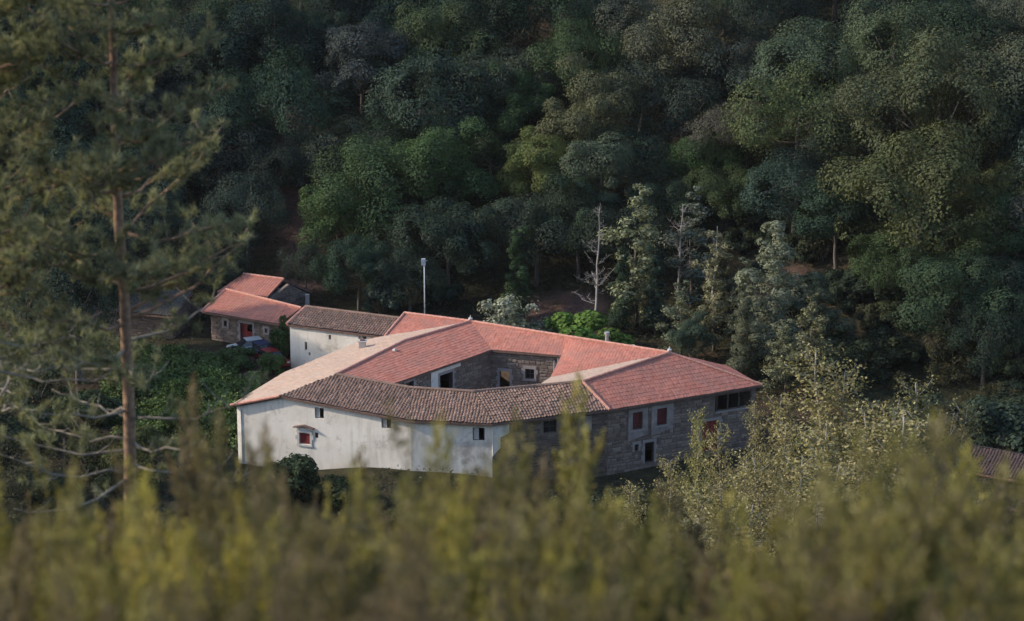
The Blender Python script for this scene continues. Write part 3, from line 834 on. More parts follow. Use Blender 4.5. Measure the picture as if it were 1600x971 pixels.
def crown_mesh(name, seed, R, zc, Rz, nl, nleaf, size, lobe=(0.26, 0.42), mat='leaf', low=-0.55, spread=0.85, loose=0.3, cone=False):
    """leaf clumps: lobes spread over an uneven ellipsoid, leaves over each lobe, gaps between them"""
    rg = np.random.default_rng(seed)
    if cone:
        t = np.linspace(0.06, 1.0, nl); an = np.arange(nl)*2.4+rg.uniform(0, 1, nl)
        env = np.minimum(1.0, t*3+0.5)*np.maximum(0.12, 1.04-t)**0.6*rg.uniform(0.6, 1.15, nl)
        rr = R*env*rg.uniform(0.15, 0.9, nl)
        d = np.stack([np.cos(an), np.sin(an), 0*an], 1)
        C = d*rr[:, None]+np.stack([0*t, 0*t, zc-Rz+2*Rz*t], 1)+rg.normal(0, 0.25, (nl, 3))
        LR = R*rg.uniform(*lobe, nl)*(0.35+0.75*env)
    else:
        d = unit(rg.normal(size=(nl*3, 3))); d = d[d[:, 2] > low][:nl]
        rr = rg.uniform(0.42, spread, len(d))[:, None]
        C = d*rr*np.array([R, R, Rz])*rg.uniform(0.85, 1.12, (len(d), 1)) + np.array([0, 0, zc])
        LR = rg.uniform(*lobe, len(d))*R
    w = LR**2/np.sum(LR**2)
    which = rg.choice(len(d), nleaf, p=w)
    u = unit(rg.normal(size=(nleaf, 3))+np.array([0, 0, 0.25]))
    rad = 1.02-np.abs(rg.normal(0, loose, nleaf))*0.8
    squash = np.array([1, 1, 0.8])
    P = C[which]+u*squash*(LR[which]*rad)[:, None]
    keep = np.ones(nleaf, bool)
    for k in range(len(d)):
        q = np.linalg.norm((P-C[k])/squash, axis=1) < LR[k]*0.68
        keep &= ~(q & (which != k))
    # gaps: drop leaves where a coarse wave field is low
    fld = np.zeros(nleaf)
    for k in range(5):
        kk = rg.normal(size=3)*2.6/R*2.2; fld += np.sin(P@kk+rg.uniform(0, 6.28))
    keep &= fld > -1.5+rg.normal(0, 0.5, nleaf)
    P, u = P[keep], u[keep]
    nrm = unit(u+rg.normal(0, 0.28, P.shape)+np.array([0, 0, 0.4]))
    v, f = leaf_quads(P, nrm, size*rg.uniform(0.6, 1.35, len(P)), rg)
    return mesh_data(name, v, f, MAT[mat]), C, LR

def trunk_mesh(name, seed, h, r, targets, mat='bark', lean=0.04):
    rg = random.Random(seed); g = G()
    x, y = 0, 0; pts = []; rad = []
    n = 6
    for i in range(n+1):
        t = i/n; pts.append((x, y, h*t)); rad.append(r*(1.0-0.62*t)*(1.35 if i == 0 else 1))
        x += rg.uniform(-lean, lean)*h/n*2; y += rg.uniform(-lean, lean)*h/n*2
    pts[0] = (0, 0, -0.6)
    g.tube(pts, rad, 7)
    for c in targets:
        t = rg.uniform(0.42, 0.9); i = int(t*n); a = Vector(pts[i]).lerp(Vector(pts[min(i+1, n)]), t*n-i)
        b = Vector(c); m = a.lerp(b, 0.5)+Vector((rg.uniform(-.3, .3), rg.uniform(-.3, .3), -0.12*(b-a).length))
        rr = rad[i]*0.5
        g.tube([a, m, b], [rr, rr*0.65, rr*0.25], 5)
    return g.data(name, MAT[mat], True)

PROTO = {}
def proto_tree(key, seed, R, H, zc, Rz, nl, nleaf, size, tr, **kw):
    cm, C, LR = crown_mesh("crown_"+key, seed, R, zc, Rz, nl, nleaf, size, **kw)
    order = np.argsort(-LR)[:9]
    tm = trunk_mesh("trunk_"+key, seed, zc+Rz*0.25, tr, [C[k] for k in order])
    PROTO[key] = (tm, cm, H)

# broad crowns of oak and chestnut, taller alders, and thin-leaved pale trees
for k in range(5): proto_tree(f"oak{k}", 100+k, 5.3, 10.5, 5.7, 4.0, 26+4*k, 42000, 0.10, 0.26, low=-0.5, lobe=(0.16, 0.52), spread=0.95, loose=0.36)
for k in range(3): proto_tree(f"tall{k}", 120+k, 4.1, 12, 6.6, 5.2, 32, 36000, 0.097, 0.22, low=-0.6, lobe=(0.18, 0.52), spread=0.95, loose=0.36)
for k in range(2): proto_tree(f"spire{k}", 140+k, 2.6, 12, 6.2, 5.9, 40, 20000, 0.095, 0.16, lobe=(0.30, 0.5), cone=True)
for k in range(3): proto_tree(f"pale{k}", 150+k, 2.3, 11.5, 6.3, 5.4, 34, 6500, 0.115, 0.12, lobe=(0.28, 0.5), loose=0.6, mat='leaf_fine', cone=True)
def bush_proto(key, seed, R, h, nl, nleaf, size, **kw):
    cm, C, LR = crown_mesh("foliage_"+key, seed, R, h*0.42, h*0.55, nl, nleaf, size, low=-0.75, **kw)
    g = G(); rg = random.Random(seed)
    for c in C[:8]:
        g.tube([(rg.uniform(-.15, .15), rg.uniform(-.15, .15), -0.3), tuple(Vector(c)*0.5), tuple(c)], [0.05, 0.035, 0.015], 5)
    PROTO[key] = (g.data("stems_"+key, MAT['bark'], True), cm, h)
for k in range(4): bush_proto(f"bush{k}", 170+k, 1.6, 2.4, 18, 5500, 0.095)
for k in range(2): bush_proto(f"loose{k}", 180+k, 1.7, 2.8, 20, 4200, 0.085, loose=0.7, mat='leaf_fine')

def plant(kind, key, x, y, scale, tone, label, cat, group=None, rot=None, zs=1.0, z=None, sx=1.0, tilt=(0, 0), trunk_name="trunk", crown_name="crown", bark=None):
    tm, cm, H = PROTO[key]
    o = bpy.data.objects.new(kind, None); o.empty_display_size = 0.5
    o.location = (x, y, gz(x, y)-0.05 if z is None else z)
    o.scale = (scale*sx, scale*sx, scale*zs)
    o.rotation_euler = (tilt[0], tilt[1], rot if rot is not None else (x*7.3+y*3.1) % 6.28)
    link(o); tag(o, label, cat, group)
    t = bpy.data.objects.new(trunk_name, tm); link(t, o)
    c = bpy.data.objects.new(crown_name, cm); link(c, o); c.color = (*tone, 1)
    return o

T = dict(black=(0.020, 0.034, 0.027), dark=(0.032, 0.052, 0.034), blue=(0.043, 0.064, 0.050), mid=(0.052, 0.083, 0.036), fresh=(0.058, 0.10, 0.036),  # black tone puts part of the upper-left slope's shade into crown colour
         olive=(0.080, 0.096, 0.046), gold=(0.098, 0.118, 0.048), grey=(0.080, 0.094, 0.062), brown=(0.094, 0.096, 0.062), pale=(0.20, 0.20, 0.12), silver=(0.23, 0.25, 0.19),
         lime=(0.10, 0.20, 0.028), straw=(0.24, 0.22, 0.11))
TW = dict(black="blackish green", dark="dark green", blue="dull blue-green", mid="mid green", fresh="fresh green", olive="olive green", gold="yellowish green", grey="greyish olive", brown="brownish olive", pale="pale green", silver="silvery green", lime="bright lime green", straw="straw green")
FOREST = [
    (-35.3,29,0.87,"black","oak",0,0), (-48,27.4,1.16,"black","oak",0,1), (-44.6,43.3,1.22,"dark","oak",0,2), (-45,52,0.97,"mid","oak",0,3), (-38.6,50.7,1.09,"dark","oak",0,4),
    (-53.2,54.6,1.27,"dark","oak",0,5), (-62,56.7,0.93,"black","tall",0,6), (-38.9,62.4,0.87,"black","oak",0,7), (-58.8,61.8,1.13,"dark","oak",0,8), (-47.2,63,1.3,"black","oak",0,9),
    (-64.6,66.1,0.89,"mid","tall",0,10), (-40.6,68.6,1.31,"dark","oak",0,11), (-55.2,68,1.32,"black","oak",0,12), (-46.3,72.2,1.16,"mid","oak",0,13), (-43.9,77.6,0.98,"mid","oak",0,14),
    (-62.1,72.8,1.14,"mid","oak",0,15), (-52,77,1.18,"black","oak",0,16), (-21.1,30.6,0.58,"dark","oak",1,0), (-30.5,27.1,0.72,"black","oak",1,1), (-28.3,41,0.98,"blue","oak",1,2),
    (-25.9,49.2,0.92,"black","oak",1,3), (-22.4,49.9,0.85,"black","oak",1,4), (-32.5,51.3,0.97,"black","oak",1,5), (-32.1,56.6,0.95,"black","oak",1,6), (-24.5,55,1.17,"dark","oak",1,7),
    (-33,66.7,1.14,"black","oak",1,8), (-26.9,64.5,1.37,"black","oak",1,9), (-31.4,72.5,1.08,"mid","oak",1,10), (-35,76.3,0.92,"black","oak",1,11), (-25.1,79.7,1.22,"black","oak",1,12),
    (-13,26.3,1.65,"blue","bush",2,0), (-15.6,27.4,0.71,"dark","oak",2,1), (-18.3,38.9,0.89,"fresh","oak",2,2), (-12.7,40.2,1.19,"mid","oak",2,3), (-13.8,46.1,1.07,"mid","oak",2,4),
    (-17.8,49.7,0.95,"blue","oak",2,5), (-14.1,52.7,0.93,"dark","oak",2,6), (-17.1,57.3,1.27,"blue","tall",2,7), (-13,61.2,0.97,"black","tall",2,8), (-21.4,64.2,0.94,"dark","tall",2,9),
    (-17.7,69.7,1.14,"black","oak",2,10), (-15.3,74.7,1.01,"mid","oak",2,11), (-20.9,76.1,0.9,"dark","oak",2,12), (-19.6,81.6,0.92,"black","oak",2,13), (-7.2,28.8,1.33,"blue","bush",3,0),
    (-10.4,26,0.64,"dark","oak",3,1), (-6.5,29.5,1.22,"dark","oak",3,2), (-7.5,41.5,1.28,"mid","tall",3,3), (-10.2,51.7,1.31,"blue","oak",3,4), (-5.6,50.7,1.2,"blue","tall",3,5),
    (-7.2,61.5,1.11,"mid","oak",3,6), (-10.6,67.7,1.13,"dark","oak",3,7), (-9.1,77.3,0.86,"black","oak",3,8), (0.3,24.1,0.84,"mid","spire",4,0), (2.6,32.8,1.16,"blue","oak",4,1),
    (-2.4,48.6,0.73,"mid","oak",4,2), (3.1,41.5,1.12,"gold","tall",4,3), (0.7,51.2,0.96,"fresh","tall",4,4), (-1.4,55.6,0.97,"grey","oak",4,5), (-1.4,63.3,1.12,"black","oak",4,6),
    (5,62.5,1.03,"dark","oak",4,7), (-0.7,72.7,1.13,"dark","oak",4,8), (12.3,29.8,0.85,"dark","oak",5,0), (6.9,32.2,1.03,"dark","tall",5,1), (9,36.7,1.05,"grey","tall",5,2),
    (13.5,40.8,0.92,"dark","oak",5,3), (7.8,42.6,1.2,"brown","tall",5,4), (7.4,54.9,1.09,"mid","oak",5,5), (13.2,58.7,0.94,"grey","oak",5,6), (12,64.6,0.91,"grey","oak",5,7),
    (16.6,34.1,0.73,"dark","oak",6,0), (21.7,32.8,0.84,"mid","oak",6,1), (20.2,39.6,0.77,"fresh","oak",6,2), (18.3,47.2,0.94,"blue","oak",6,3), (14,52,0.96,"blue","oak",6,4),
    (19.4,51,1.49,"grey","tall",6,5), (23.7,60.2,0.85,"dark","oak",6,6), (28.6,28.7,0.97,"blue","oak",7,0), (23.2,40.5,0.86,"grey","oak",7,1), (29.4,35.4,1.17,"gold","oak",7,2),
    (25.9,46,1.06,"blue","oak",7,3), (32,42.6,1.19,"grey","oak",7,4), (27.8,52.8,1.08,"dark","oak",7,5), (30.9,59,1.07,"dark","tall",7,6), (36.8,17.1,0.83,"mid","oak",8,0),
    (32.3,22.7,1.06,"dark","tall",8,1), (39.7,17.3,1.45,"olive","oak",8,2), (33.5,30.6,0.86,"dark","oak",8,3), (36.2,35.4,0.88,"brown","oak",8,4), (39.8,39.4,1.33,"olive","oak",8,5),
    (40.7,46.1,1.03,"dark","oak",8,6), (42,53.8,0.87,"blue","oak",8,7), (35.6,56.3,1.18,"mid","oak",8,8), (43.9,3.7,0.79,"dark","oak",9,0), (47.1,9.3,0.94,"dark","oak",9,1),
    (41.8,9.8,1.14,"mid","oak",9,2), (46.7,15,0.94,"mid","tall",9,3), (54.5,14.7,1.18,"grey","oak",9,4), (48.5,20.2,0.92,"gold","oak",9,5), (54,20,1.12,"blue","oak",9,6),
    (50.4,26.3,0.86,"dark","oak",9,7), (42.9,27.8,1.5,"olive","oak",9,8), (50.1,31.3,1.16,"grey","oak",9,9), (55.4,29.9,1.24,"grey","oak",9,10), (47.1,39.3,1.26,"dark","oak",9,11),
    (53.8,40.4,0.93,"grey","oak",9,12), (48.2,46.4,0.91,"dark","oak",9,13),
]
COLUMN = ['behind the tall pine', 'above the red-roofed barns', 'above the old-tiled white outbuilding', 'behind the tall mast', 'above the silvery bush', 'behind the barest dead tree', 'above the ivy-clad trees', 'above the tall pale tree', 'above the bracken slope', 'above the dark red shed']
RANK = ['lowest', 'second up', 'third up', 'fourth up', 'fifth up', 'sixth up', 'seventh up', 'eighth up', 'ninth up', 'tenth up', 'eleventh up', 'twelfth up', 'thirteenth up', 'fourteenth up', 'fifteenth up', 'sixteenth up', 'seventeenth up', 'eighteenth up', 'nineteenth up', 'twentieth up', 'twenty-first up', 'twenty-second up', 'twenty-third up', 'twenty-fourth up', 'twenty-fifth up', 'twenty-sixth up', 'twenty-seventh up', 'twenty-eighth up', 'twenty-ninth up', 'thirtieth up', 'thirty-first up', 'thirty-second up', 'thirty-third up', 'thirty-fourth up', 'thirty-fifth up', 'thirty-sixth up', 'thirty-seventh up', 'thirty-eighth up', 'thirty-ninth up', 'fortieth up', 'forty-first up', 'forty-second up', 'forty-third up', 'forty-fourth up', 'forty-fifth up', 'forty-sixth up', 'forty-seventh up', 'forty-eighth up', 'forty-ninth up', 'fifty-first up', 'fifty-second up', 'fifty-third up', 'fifty-fourth up', 'fifty-fifth up', 'fifty-sixth up', 'fifty-seventh up', 'fifty-eighth up', 'fifty-ninth up', 'sixty-first up', 'sixty-second up', 'sixty-third up', 'sixty-fourth up', 'sixty-fifth up', 'sixty-sixth up', 'sixty-seventh up', 'sixty-eighth up', 'sixty-ninth up']
SLOPE = [(28.5,30.3,0.94,2), (48.1,4.8,1.33,1), (46.6,21.3,1.44,2), (41.9,16.7,1.33,0), (31.3,25.4,1.33,2), (49.1,7.3,0.85,0), 
    (41.4,23.7,0.91,2), (21.8,34.0,1.24,2), (50.0,20.4,1.19,2), (41.3,26.2,0.96,2), (41.9,22.3,1.34,2), (42.7,18.6,1.15,2), 
    (40.2,8.5,1.23,1), (32.7,27.3,1.09,2), (49.3,19.0,0.71,2), (40.8,21.5,1.11,2), (29.7,11.5,1.10,1), (40.2,21.9,1.27,2), 
    (37.0,17.0,1.38,0), (31.0,21.2,1.22,0), (24.9,33.8,0.82,2), (51.3,16.5,0.73,2), (23.1,21.8,0.75,0), (45.7,-3.3,1.00,1), 
    (33.4,10.3,1.15,1), (44.1,12.6,1.46,0), (29.3,12.0,1.26,1), (28.9,26.7,1.33,2), (28.4,18.6,1.01,0), (24.3,13.1,1.15,1), 
    (47.1,3.8,1.32,1), (21.7,19.1,1.33,0), (45.7,12.4,0.84,0), (48.4,6.6,0.74,0), (20.8,20.0,0.95,0), (35.4,10.1,1.49,1), 
    (37.5,28.5,1.37,2), (37.3,25.5,1.06,2), (49.9,20.0,1.05,2), (44.3,-0.7,0.71,1), (24.7,32.0,1.47,2), (34.8,16.2,0.75,0), 
    (35.0,19.2,1.08,0), (48.4,23.2,1.03,2), (34.9,15.2,1.09,0), (23.1,30.1,1.20,2), (48.8,17.1,0.77,2), (49.0,3.2,1.10,1), 
    (46.8,10.9,0.86,0), (33.1,30.8,0.78,2), (20.5,33.4,0.96,2), (42.8,16.2,1.35,0), (27.0,22.1,0.79,0), (33.5,20.1,1.21,0), 
    (31.7,29.7,1.25,2), (50.9,15.3,1.04,2), (33.3,6.8,1.39,1), (43.5,5.1,1.30,1), (27.9,12.7,0.75,0), (34.3,19.5,1.25,0), 
    (41.3,24.6,1.23,2), (24.7,31.6,0.91,2), (43.4,20.0,1.34,2), (25.5,29.5,1.00,2), (31.3,28.0,1.26,2), (45.9,-1.6,1.24,1), 
    (41.7,5.4,1.47,1), (36.9,21.1,1.35,2), (31.0,7.1,1.21,1), (30.6,15.9,0.91,0), (42.3,11.6,1.37,0), (45.1,25.4,1.23,2), 
    (26.3,32.1,0.77,2), (29.3,12.5,1.00,0), (37.7,15.0,0.87,0), (31.1,31.2,1.39,2), (30.7,11.2,1.28,1), (49.3,15.0,1.44,0), 
    (44.6,16.4,1.09,0), (41.9,15.0,0.83,0), (39.9,26.4,1.45,2), (25.3,26.1,0.87,2), (24.0,19.3,1.11,0), (41.9,8.3,1.45,1), 
    (32.5,18.4,1.36,0), (36.6,9.6,1.31,1), (28.9,22.1,1.03,0), (36.0,28.0,1.26,2), (43.9,11.0,0.90,0), (29.7,15.9,1.07,0), 
    (41.2,13.7,0.98,0), (47.0,6.1,1.03,1), (41.5,10.9,1.30,0), (36.3,4.0,0.83,1), (46.3,9.6,1.01,0), (37.0,14.7,1.32,0), 
    (28.0,16.5,1.32,0), (27.7,11.0,0.80,1), (44.1,-0.9,1.02,1), (44.6,19.9,0.94,2), ]
POSTS = [(46.1,22.7,1.3), (46.8,22.6,1.3), (45.3,22.5,1.3), ]
LOG = (28.2,34.9)

# ------------------------------------------------------------------ the wooded slope
KINDN = dict(oak=("broadleaf_tree", "broad-crowned tree", "tree"), tall=("tall_broadleaf_tree", "tall oval tree", "tree"), spire=("narrow_tree", "narrow tree", "tree"), bush=("hillside_bush", "rounded bush", "bush"))
NV = dict(oak=5, tall=3, spire=2, bush=4)
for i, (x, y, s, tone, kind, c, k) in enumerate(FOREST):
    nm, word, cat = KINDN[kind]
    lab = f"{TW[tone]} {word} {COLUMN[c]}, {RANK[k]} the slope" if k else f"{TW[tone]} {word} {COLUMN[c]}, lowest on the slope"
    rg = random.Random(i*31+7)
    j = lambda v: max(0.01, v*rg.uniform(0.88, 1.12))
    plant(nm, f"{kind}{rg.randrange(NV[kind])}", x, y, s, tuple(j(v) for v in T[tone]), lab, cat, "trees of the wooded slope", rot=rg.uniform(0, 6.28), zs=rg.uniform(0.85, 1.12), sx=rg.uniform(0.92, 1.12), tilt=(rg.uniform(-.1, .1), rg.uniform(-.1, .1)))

# ------------------------------------------------------------------ trees and bushes round the house
SPEC = [
 ("slender_tree", "pale0", 12.4, 21.5, 1.22, (0.22, 0.24, 0.14), "half-bare tree with pale yellowish leaves between the two dead trees", "tree", 1.3, 1.0),
 ("ivy_clad_tree", "spire0", 11.0, 20.0, 0.72, (0.035, 0.06, 0.035), "narrow dark ivy-covered tree below the half-bare pale tree", "tree", 1.0, 1.0),
 ("ivy_clad_tree", "spire1", 14.2, 19.0, 0.66, (0.032, 0.055, 0.04), "narrow dark ivy-covered tree left of the second dead tree's foot", "tree", 1.0, 1.1),
 ("slender_tree", "pale1", 18.2, 24.5, 0.98, (0.12, 0.14, 0.11), "grey-green thin tree standing behind the second dead tree", "tree", 1.5, 1.05),
 ("slender_tree", "pale2", 19.6, 14.7, 1.0, (0.20, 0.20, 0.12), "thin sparse tree with forked bare top next to the tall pale tree", "tree", 1.25, 1.0),
 ("tall_pale_tree", "spire0", 24.9, 10.2, 1.12, (0.19, 0.21, 0.14), "tall dense pale green tree above the right-hand roof corner", "tree", 1.35, 1.05),
 ("slender_tree", "spire1", 21.8, 6.5, 0.72, (0.12, 0.13, 0.08), "lower grey-green tree at the foot of the tall pale tree", "tree", 1.3, 1.0),
 ("slender_tree", "pale0", 27.8, 4.0, 0.78, (0.18, 0.18, 0.10), "olive leafy tree just beyond the right-hand roof hip", "tree", 1.3, 1.0),
 ("slender_tree", "tall1", 17.0, 8.5, 0.52, (0.05, 0.075, 0.05), "small dark green tree behind the ridge finial on the right", "tree", 1.0, 1.0),
 ("slender_tree", "pale1", 16.3, 12.5, 0.66, (0.15, 0.17, 0.11), "short pale leafy tree behind the right end of the back ridge", "tree", 1.6, 1.0),
 ("slender_tree", "pale2", 22.4, 14.0, 0.8, (0.14, 0.16, 0.105), "grey-green leafy tree between the sparse tree and the tall pale tree", "tree", 1.5, 1.0),
 ("slender_tree", "spire0", 29.2, 10.0, 0.75, (0.10, 0.12, 0.075), "dull green tree on the slope right of the tall pale tree", "tree", 1.5, 1.0),
 ("slender_tree", "pale1", 25.4, 3.0, 0.62, (0.19, 0.20, 0.12), "pale leafy young tree right behind the roof hip", "tree", 1.6, 1.0),
 ("shed_tree", "tall0", 32.2, -24.5, 0.62, (0.085, 0.09, 0.055), "dull olive tree shading the left end of the dark red shed", "tree", 1.1, 1.0),
 ("shed_tree", "spire1", 35.8, -29.0, 0.55, (0.09, 0.088, 0.055), "brownish olive tree before the dark red shed", "tree", 1.6, 1.0),
 ("shed_tree", "loose1", 39.2, -30.2, 1.35, (0.085, 0.085, 0.055), "loose brownish bush below the shed doorway", "bush", 1.2, 1.0),
 ("bank_bush", "bush0", -12.0, -25.0, 1.0, (0.085, 0.09, 0.04), "olive bramble bush on the bank below the small white-wall window", "bush", 1.4, 0.8),
 ("bank_bush", "loose1", -8.6, -25.6, 1.05, (0.10, 0.10, 0.045), "loose olive bramble bush below the bend of the white wall", "bush", 1.4, 0.8),
 ("bank_bush", "bush3", -5.0, -26.0, 1.0, (0.075, 0.085, 0.038), "green-brown bramble bush below the bluish white wall", "bush", 1.4, 0.8),
 ("bank_bush", "bush2", -1.4, -26.2, 1.15, (0.085, 0.08, 0.042), "brownish bramble bush below the join of white wall and dark stone", "bush", 1.4, 0.85),
 ("bank_bush", "loose0", 2.4, -25.6, 1.25, (0.09, 0.095, 0.045), "loose olive bramble bush below the dark stone front", "bush", 1.3, 0.9),
 ("bank_bush", "bush1", 6.2, -24.4, 1.25, (0.06, 0.07, 0.036), "dark bramble bush below the stone corner", "bush", 1.3, 0.9),
 ("bank_bush", "loose1", 9.6, -22.6, 1.1, (0.10, 0.105, 0.055), "pale olive bramble bush near the small stone doorway", "bush", 1.3, 0.8),
 ("bank_bush", "loose0", 14.8, -20.2, 1.1, (0.12, 0.12, 0.065), "pale bramble bush below the red door of the right wing", "bush", 1.3, 0.8),
 ("lime_bush", "bush0", 7.0, 14.4, 1.75, (0.105, 0.19, 0.04), "bright lime green bush behind the back roof ridge", "bush", 1.55, 1.05),
 ("silvery_bush", "loose0", -0.6, 17.0, 2.1, (0.30, 0.32, 0.25), "silvery pale bush rising behind the back roof ridge", "bush", 1.1, 1.0),
 ("silvery_bush", "loose1", 2.3, 16.8, 1.1, (0.15, 0.17, 0.13), "smaller grey-green bush between silvery bush and lime bush", "bush", 1.2, 1.0),
 ("dark_bush", "bush1", -18.3, -21.4, 1.95, (0.035, 0.055, 0.026), "large dark green bush on the bank before the whitewashed front", "bush", 1.0, 1.0),
 ("dark_bush", "bush2", -14.6, -22.2, 1.15, (0.06, 0.075, 0.03), "small olive bush below the dark bush before the white front", "bush", 1.2, 0.9),
 ("wall_creeper", "bush3", -21.9, 13.4, 1.2, (0.045, 0.085, 0.03), "leafy green creeper climbing the wall between barn and white outbuilding", "creeper", 0.8, 1.45),
 ("garden_bush", "loose0", -29.6, -6.0, 1.6, (0.05, 0.085, 0.028), "tall green bush left of the west eaves by the garden", "bush", 0.8, 1.3),
 ("garden_bush", "bush0", -33.2, -11.0, 1.3, (0.085, 0.10, 0.035), "olive bush behind the pine trunk below the garden", "bush", 1.1, 1.0),
 ("garden_bush", "bush3", -28.2, -13.5, 1.2, (0.07, 0.095, 0.032), "green bush beside the left corner of the whitewashed wall", "bush", 1.0, 1.0),
 ("garden_bush", "bush1", -22.9, 9.2, 0.95, (0.06, 0.10, 0.03), "low green bush in front of the parked red car", "bush", 1.2, 1.0),
 ("garden_bush", "bush2", -26.6, 11.2, 1.0, (0.055, 0.09, 0.03), "low green bush in front of the parked white car", "bush", 1.3, 0.9),
 ("garden_bush", "loose1", -36.5, -15.0, 1.6, (0.075, 0.08, 0.033), "loose olive bush in the field behind the pine", "bush", 1.0, 1.0),
 ("garden_bush", "bush2", -38.5, -4.0, 1.5, (0.05, 0.07, 0.032), "dull green bush left of the pine trunk below the field wall", "bush", 1.2, 1.0),
 ("garden_bush", "bush0", -42.5, -9.0, 1.6, (0.045, 0.062, 0.032), "dull bush nearer the left edge beyond the pine limbs", "bush", 1.2, 1.0),
 ("garden_bush", "loose0", -44.0, 0.5, 1.7, (0.05, 0.068, 0.036), "loose dull bush at the left edge below the dark trees", "bush", 1.2, 1.0),
 ("garden_bush", "bush3", -35.2, 3.0, 1.2, (0.05, 0.08, 0.03), "green bush at the far end of the vine rows", "bush", 1.2, 1.0),
 ("garden_bush", "loose1", -32.6, -18.5, 1.5, (0.09, 0.10, 0.04), "olive bush just right of the pine trunk's foot", "bush", 1.1, 1.2),
 ("garden_bush", "bush1", -38.8, -22.0, 1.5, (0.05, 0.06, 0.028), "dark olive bush left of the pine trunk's foot", "bush", 1.2, 1.0),
 ("dark_tree", "oak1", -45.5, -20.0, 0.85, (0.022, 0.032, 0.022), "dark tree at the left edge beyond the pine's low limbs", "tree", 1.0, 1.0),
 ("dark_tree", "oak3", -41.0, 7.0, 1.15, (0.028, 0.045, 0.030), "dark green tree behind the pine trunk beside the stone field wall", "tree", 1.0, 1.2),
 ("dark_tree", "tall2", -44.5, 13.5, 1.3, (0.025, 0.04, 0.028), "tall dark tree at the left edge behind the pine crown", "tree", 1.1, 1.2),
 ("dark_tree", "tall0", -43.0, 23.5, 0.95, (0.025, 0.04, 0.03), "tall dark tree shading the barns from the left", "tree", 1.2, 1.15),
 ("dark_tree", "oak2", -38.5, 33.0, 1.1, (0.026, 0.042, 0.032), "dark round tree behind the upper barn on the left", "tree", 1.0, 1.1),
 ("shed_bush", "bush1", 42.0, -12.0, 2.3, (0.04, 0.06, 0.04), "big dark green bush behind the dark red shed", "bush", 1.1, 1.1),
 ("shed_bush", "bush2", 37.0, -9.5, 2.0, (0.045, 0.062, 0.042), "dull green bush up-slope from the shed roof", "bush", 1.1, 1.1),
 ("shed_bush", "bush3", 46.5, -15.5, 2.2, (0.036, 0.055, 0.038), "dark bush at the right edge behind the shed", "bush", 1.1, 1.1),
]
for nm, key, x, y, s, tone, lab, cat, sx, zs in SPEC:
    plant(nm, key, x, y, s, tone, lab, cat, sx=sx, zs=zs, trunk_name="stem" if key[:4] in ("bush", "loos") else "trunk", crown_name="foliage" if key[:4] in ("bush", "loos") else "crown")

# bushes over the open slope on the right
SLOPE_WORD = ["on the slope beside the tall pale tree", "low behind the pale saplings", "high on the right-hand slope"]
rgs = random.Random(77); n_ = 0
SLOPE.sort(key=lambda q: (q[3], q[0])); seen = [0, 0, 0]
for x, y, s, w in SLOPE:
    seen[w] += 1
    t = rgs.choice([(0.045, 0.062, 0.035), (0.052, 0.066, 0.034), (0.06, 0.062, 0.036), (0.038, 0.055, 0.036), (0.07, 0.066, 0.04)])
    plant("slope_bush", f"{rgs.choice(['bush0','bush1','bush2','bush3','loose0','loose1'])}", x, y, s, t, f"{RANK[seen[w]-1].replace(' up', '').replace('lowest', 'first')} dull bush from the left {SLOPE_WORD[w]}", "bush", "bushes "+SLOPE_WORD[w], rot=rgs.uniform(0, 6.28), sx=rgs.uniform(0.9, 1.4), zs=rgs.uniform(0.8, 1.2), trunk_name="stem", crown_name="foliage")

# thin-leaved young trees on this side of the house: top of each at z1
for k in range(4):
    rgk = np.random.default_rng(300+k)
    g = G(); rr = random.Random(300+k); ends = []
    H = 10.0; pts = []; x = y = 0
    for i in range(9):
        pts.append((x, y, H*0.93*i/8)); x += rr.uniform(-.16, .16); y += rr.uniform(-.16, .16)
    rad = [0.085*(1-i/8.6)+0.008 for i in range(9)]
    pts[0] = (0, 0, -0.6)
    g.tube(pts, rad, 6)
    for q in range(34):
        t = 0.12+0.86*q/34; a = Vector(pts[int(t*8)]).lerp(Vector(pts[min(8, int(t*8)+1)]), t*8-int(t*8))
        an = q*2.4+rr.uniform(-.4, .4); ln = (1.0-t*0.72)*2.5*rr.uniform(0.6, 1.1)
        dv = Vector((math.cos(an), math.sin(an), rr.uniform(0.45, 1.1))).normalized()
        m = a+dv*ln*0.55+Vector((0, 0, -.05)); b = a+dv*ln+Vector((0, 0, 0.15*ln))
        g.tube([a, m, b], [0.026*(1.2-t), 0.016, 0.006], 4); ends.append((a, m, b))
    PL = []
    for a, m, b in ends:
        L = (b-a).length; n = int(150*L/2.0)+28
        for _ in range(n):
            t = rr.uniform(0.12, 1.06); p = a.lerp(m, t*2) if t < 0.5 else m.lerp(b, t*2-1)
            PL.append((p.x+rr.gauss(0, .17), p.y+rr.gauss(0, .17), p.z+rr.gauss(0, .17)))
    PL = np.array(PL); nr = unit(rgk.normal(size=PL.shape)+np.array([0, 0, 0.4]))
    v, f = leaf_quads(PL, nr, 0.06*rgk.uniform(0.6, 1.3, len(PL)), rgk, 0.7)
    PROTO[f"sap{k}"] = (g.data(f"trunk_sapling{k}", MAT['pale_bark'], True), mesh_data(f"leaves_sapling{k}", v, f, MAT['leaf_fine']), H)
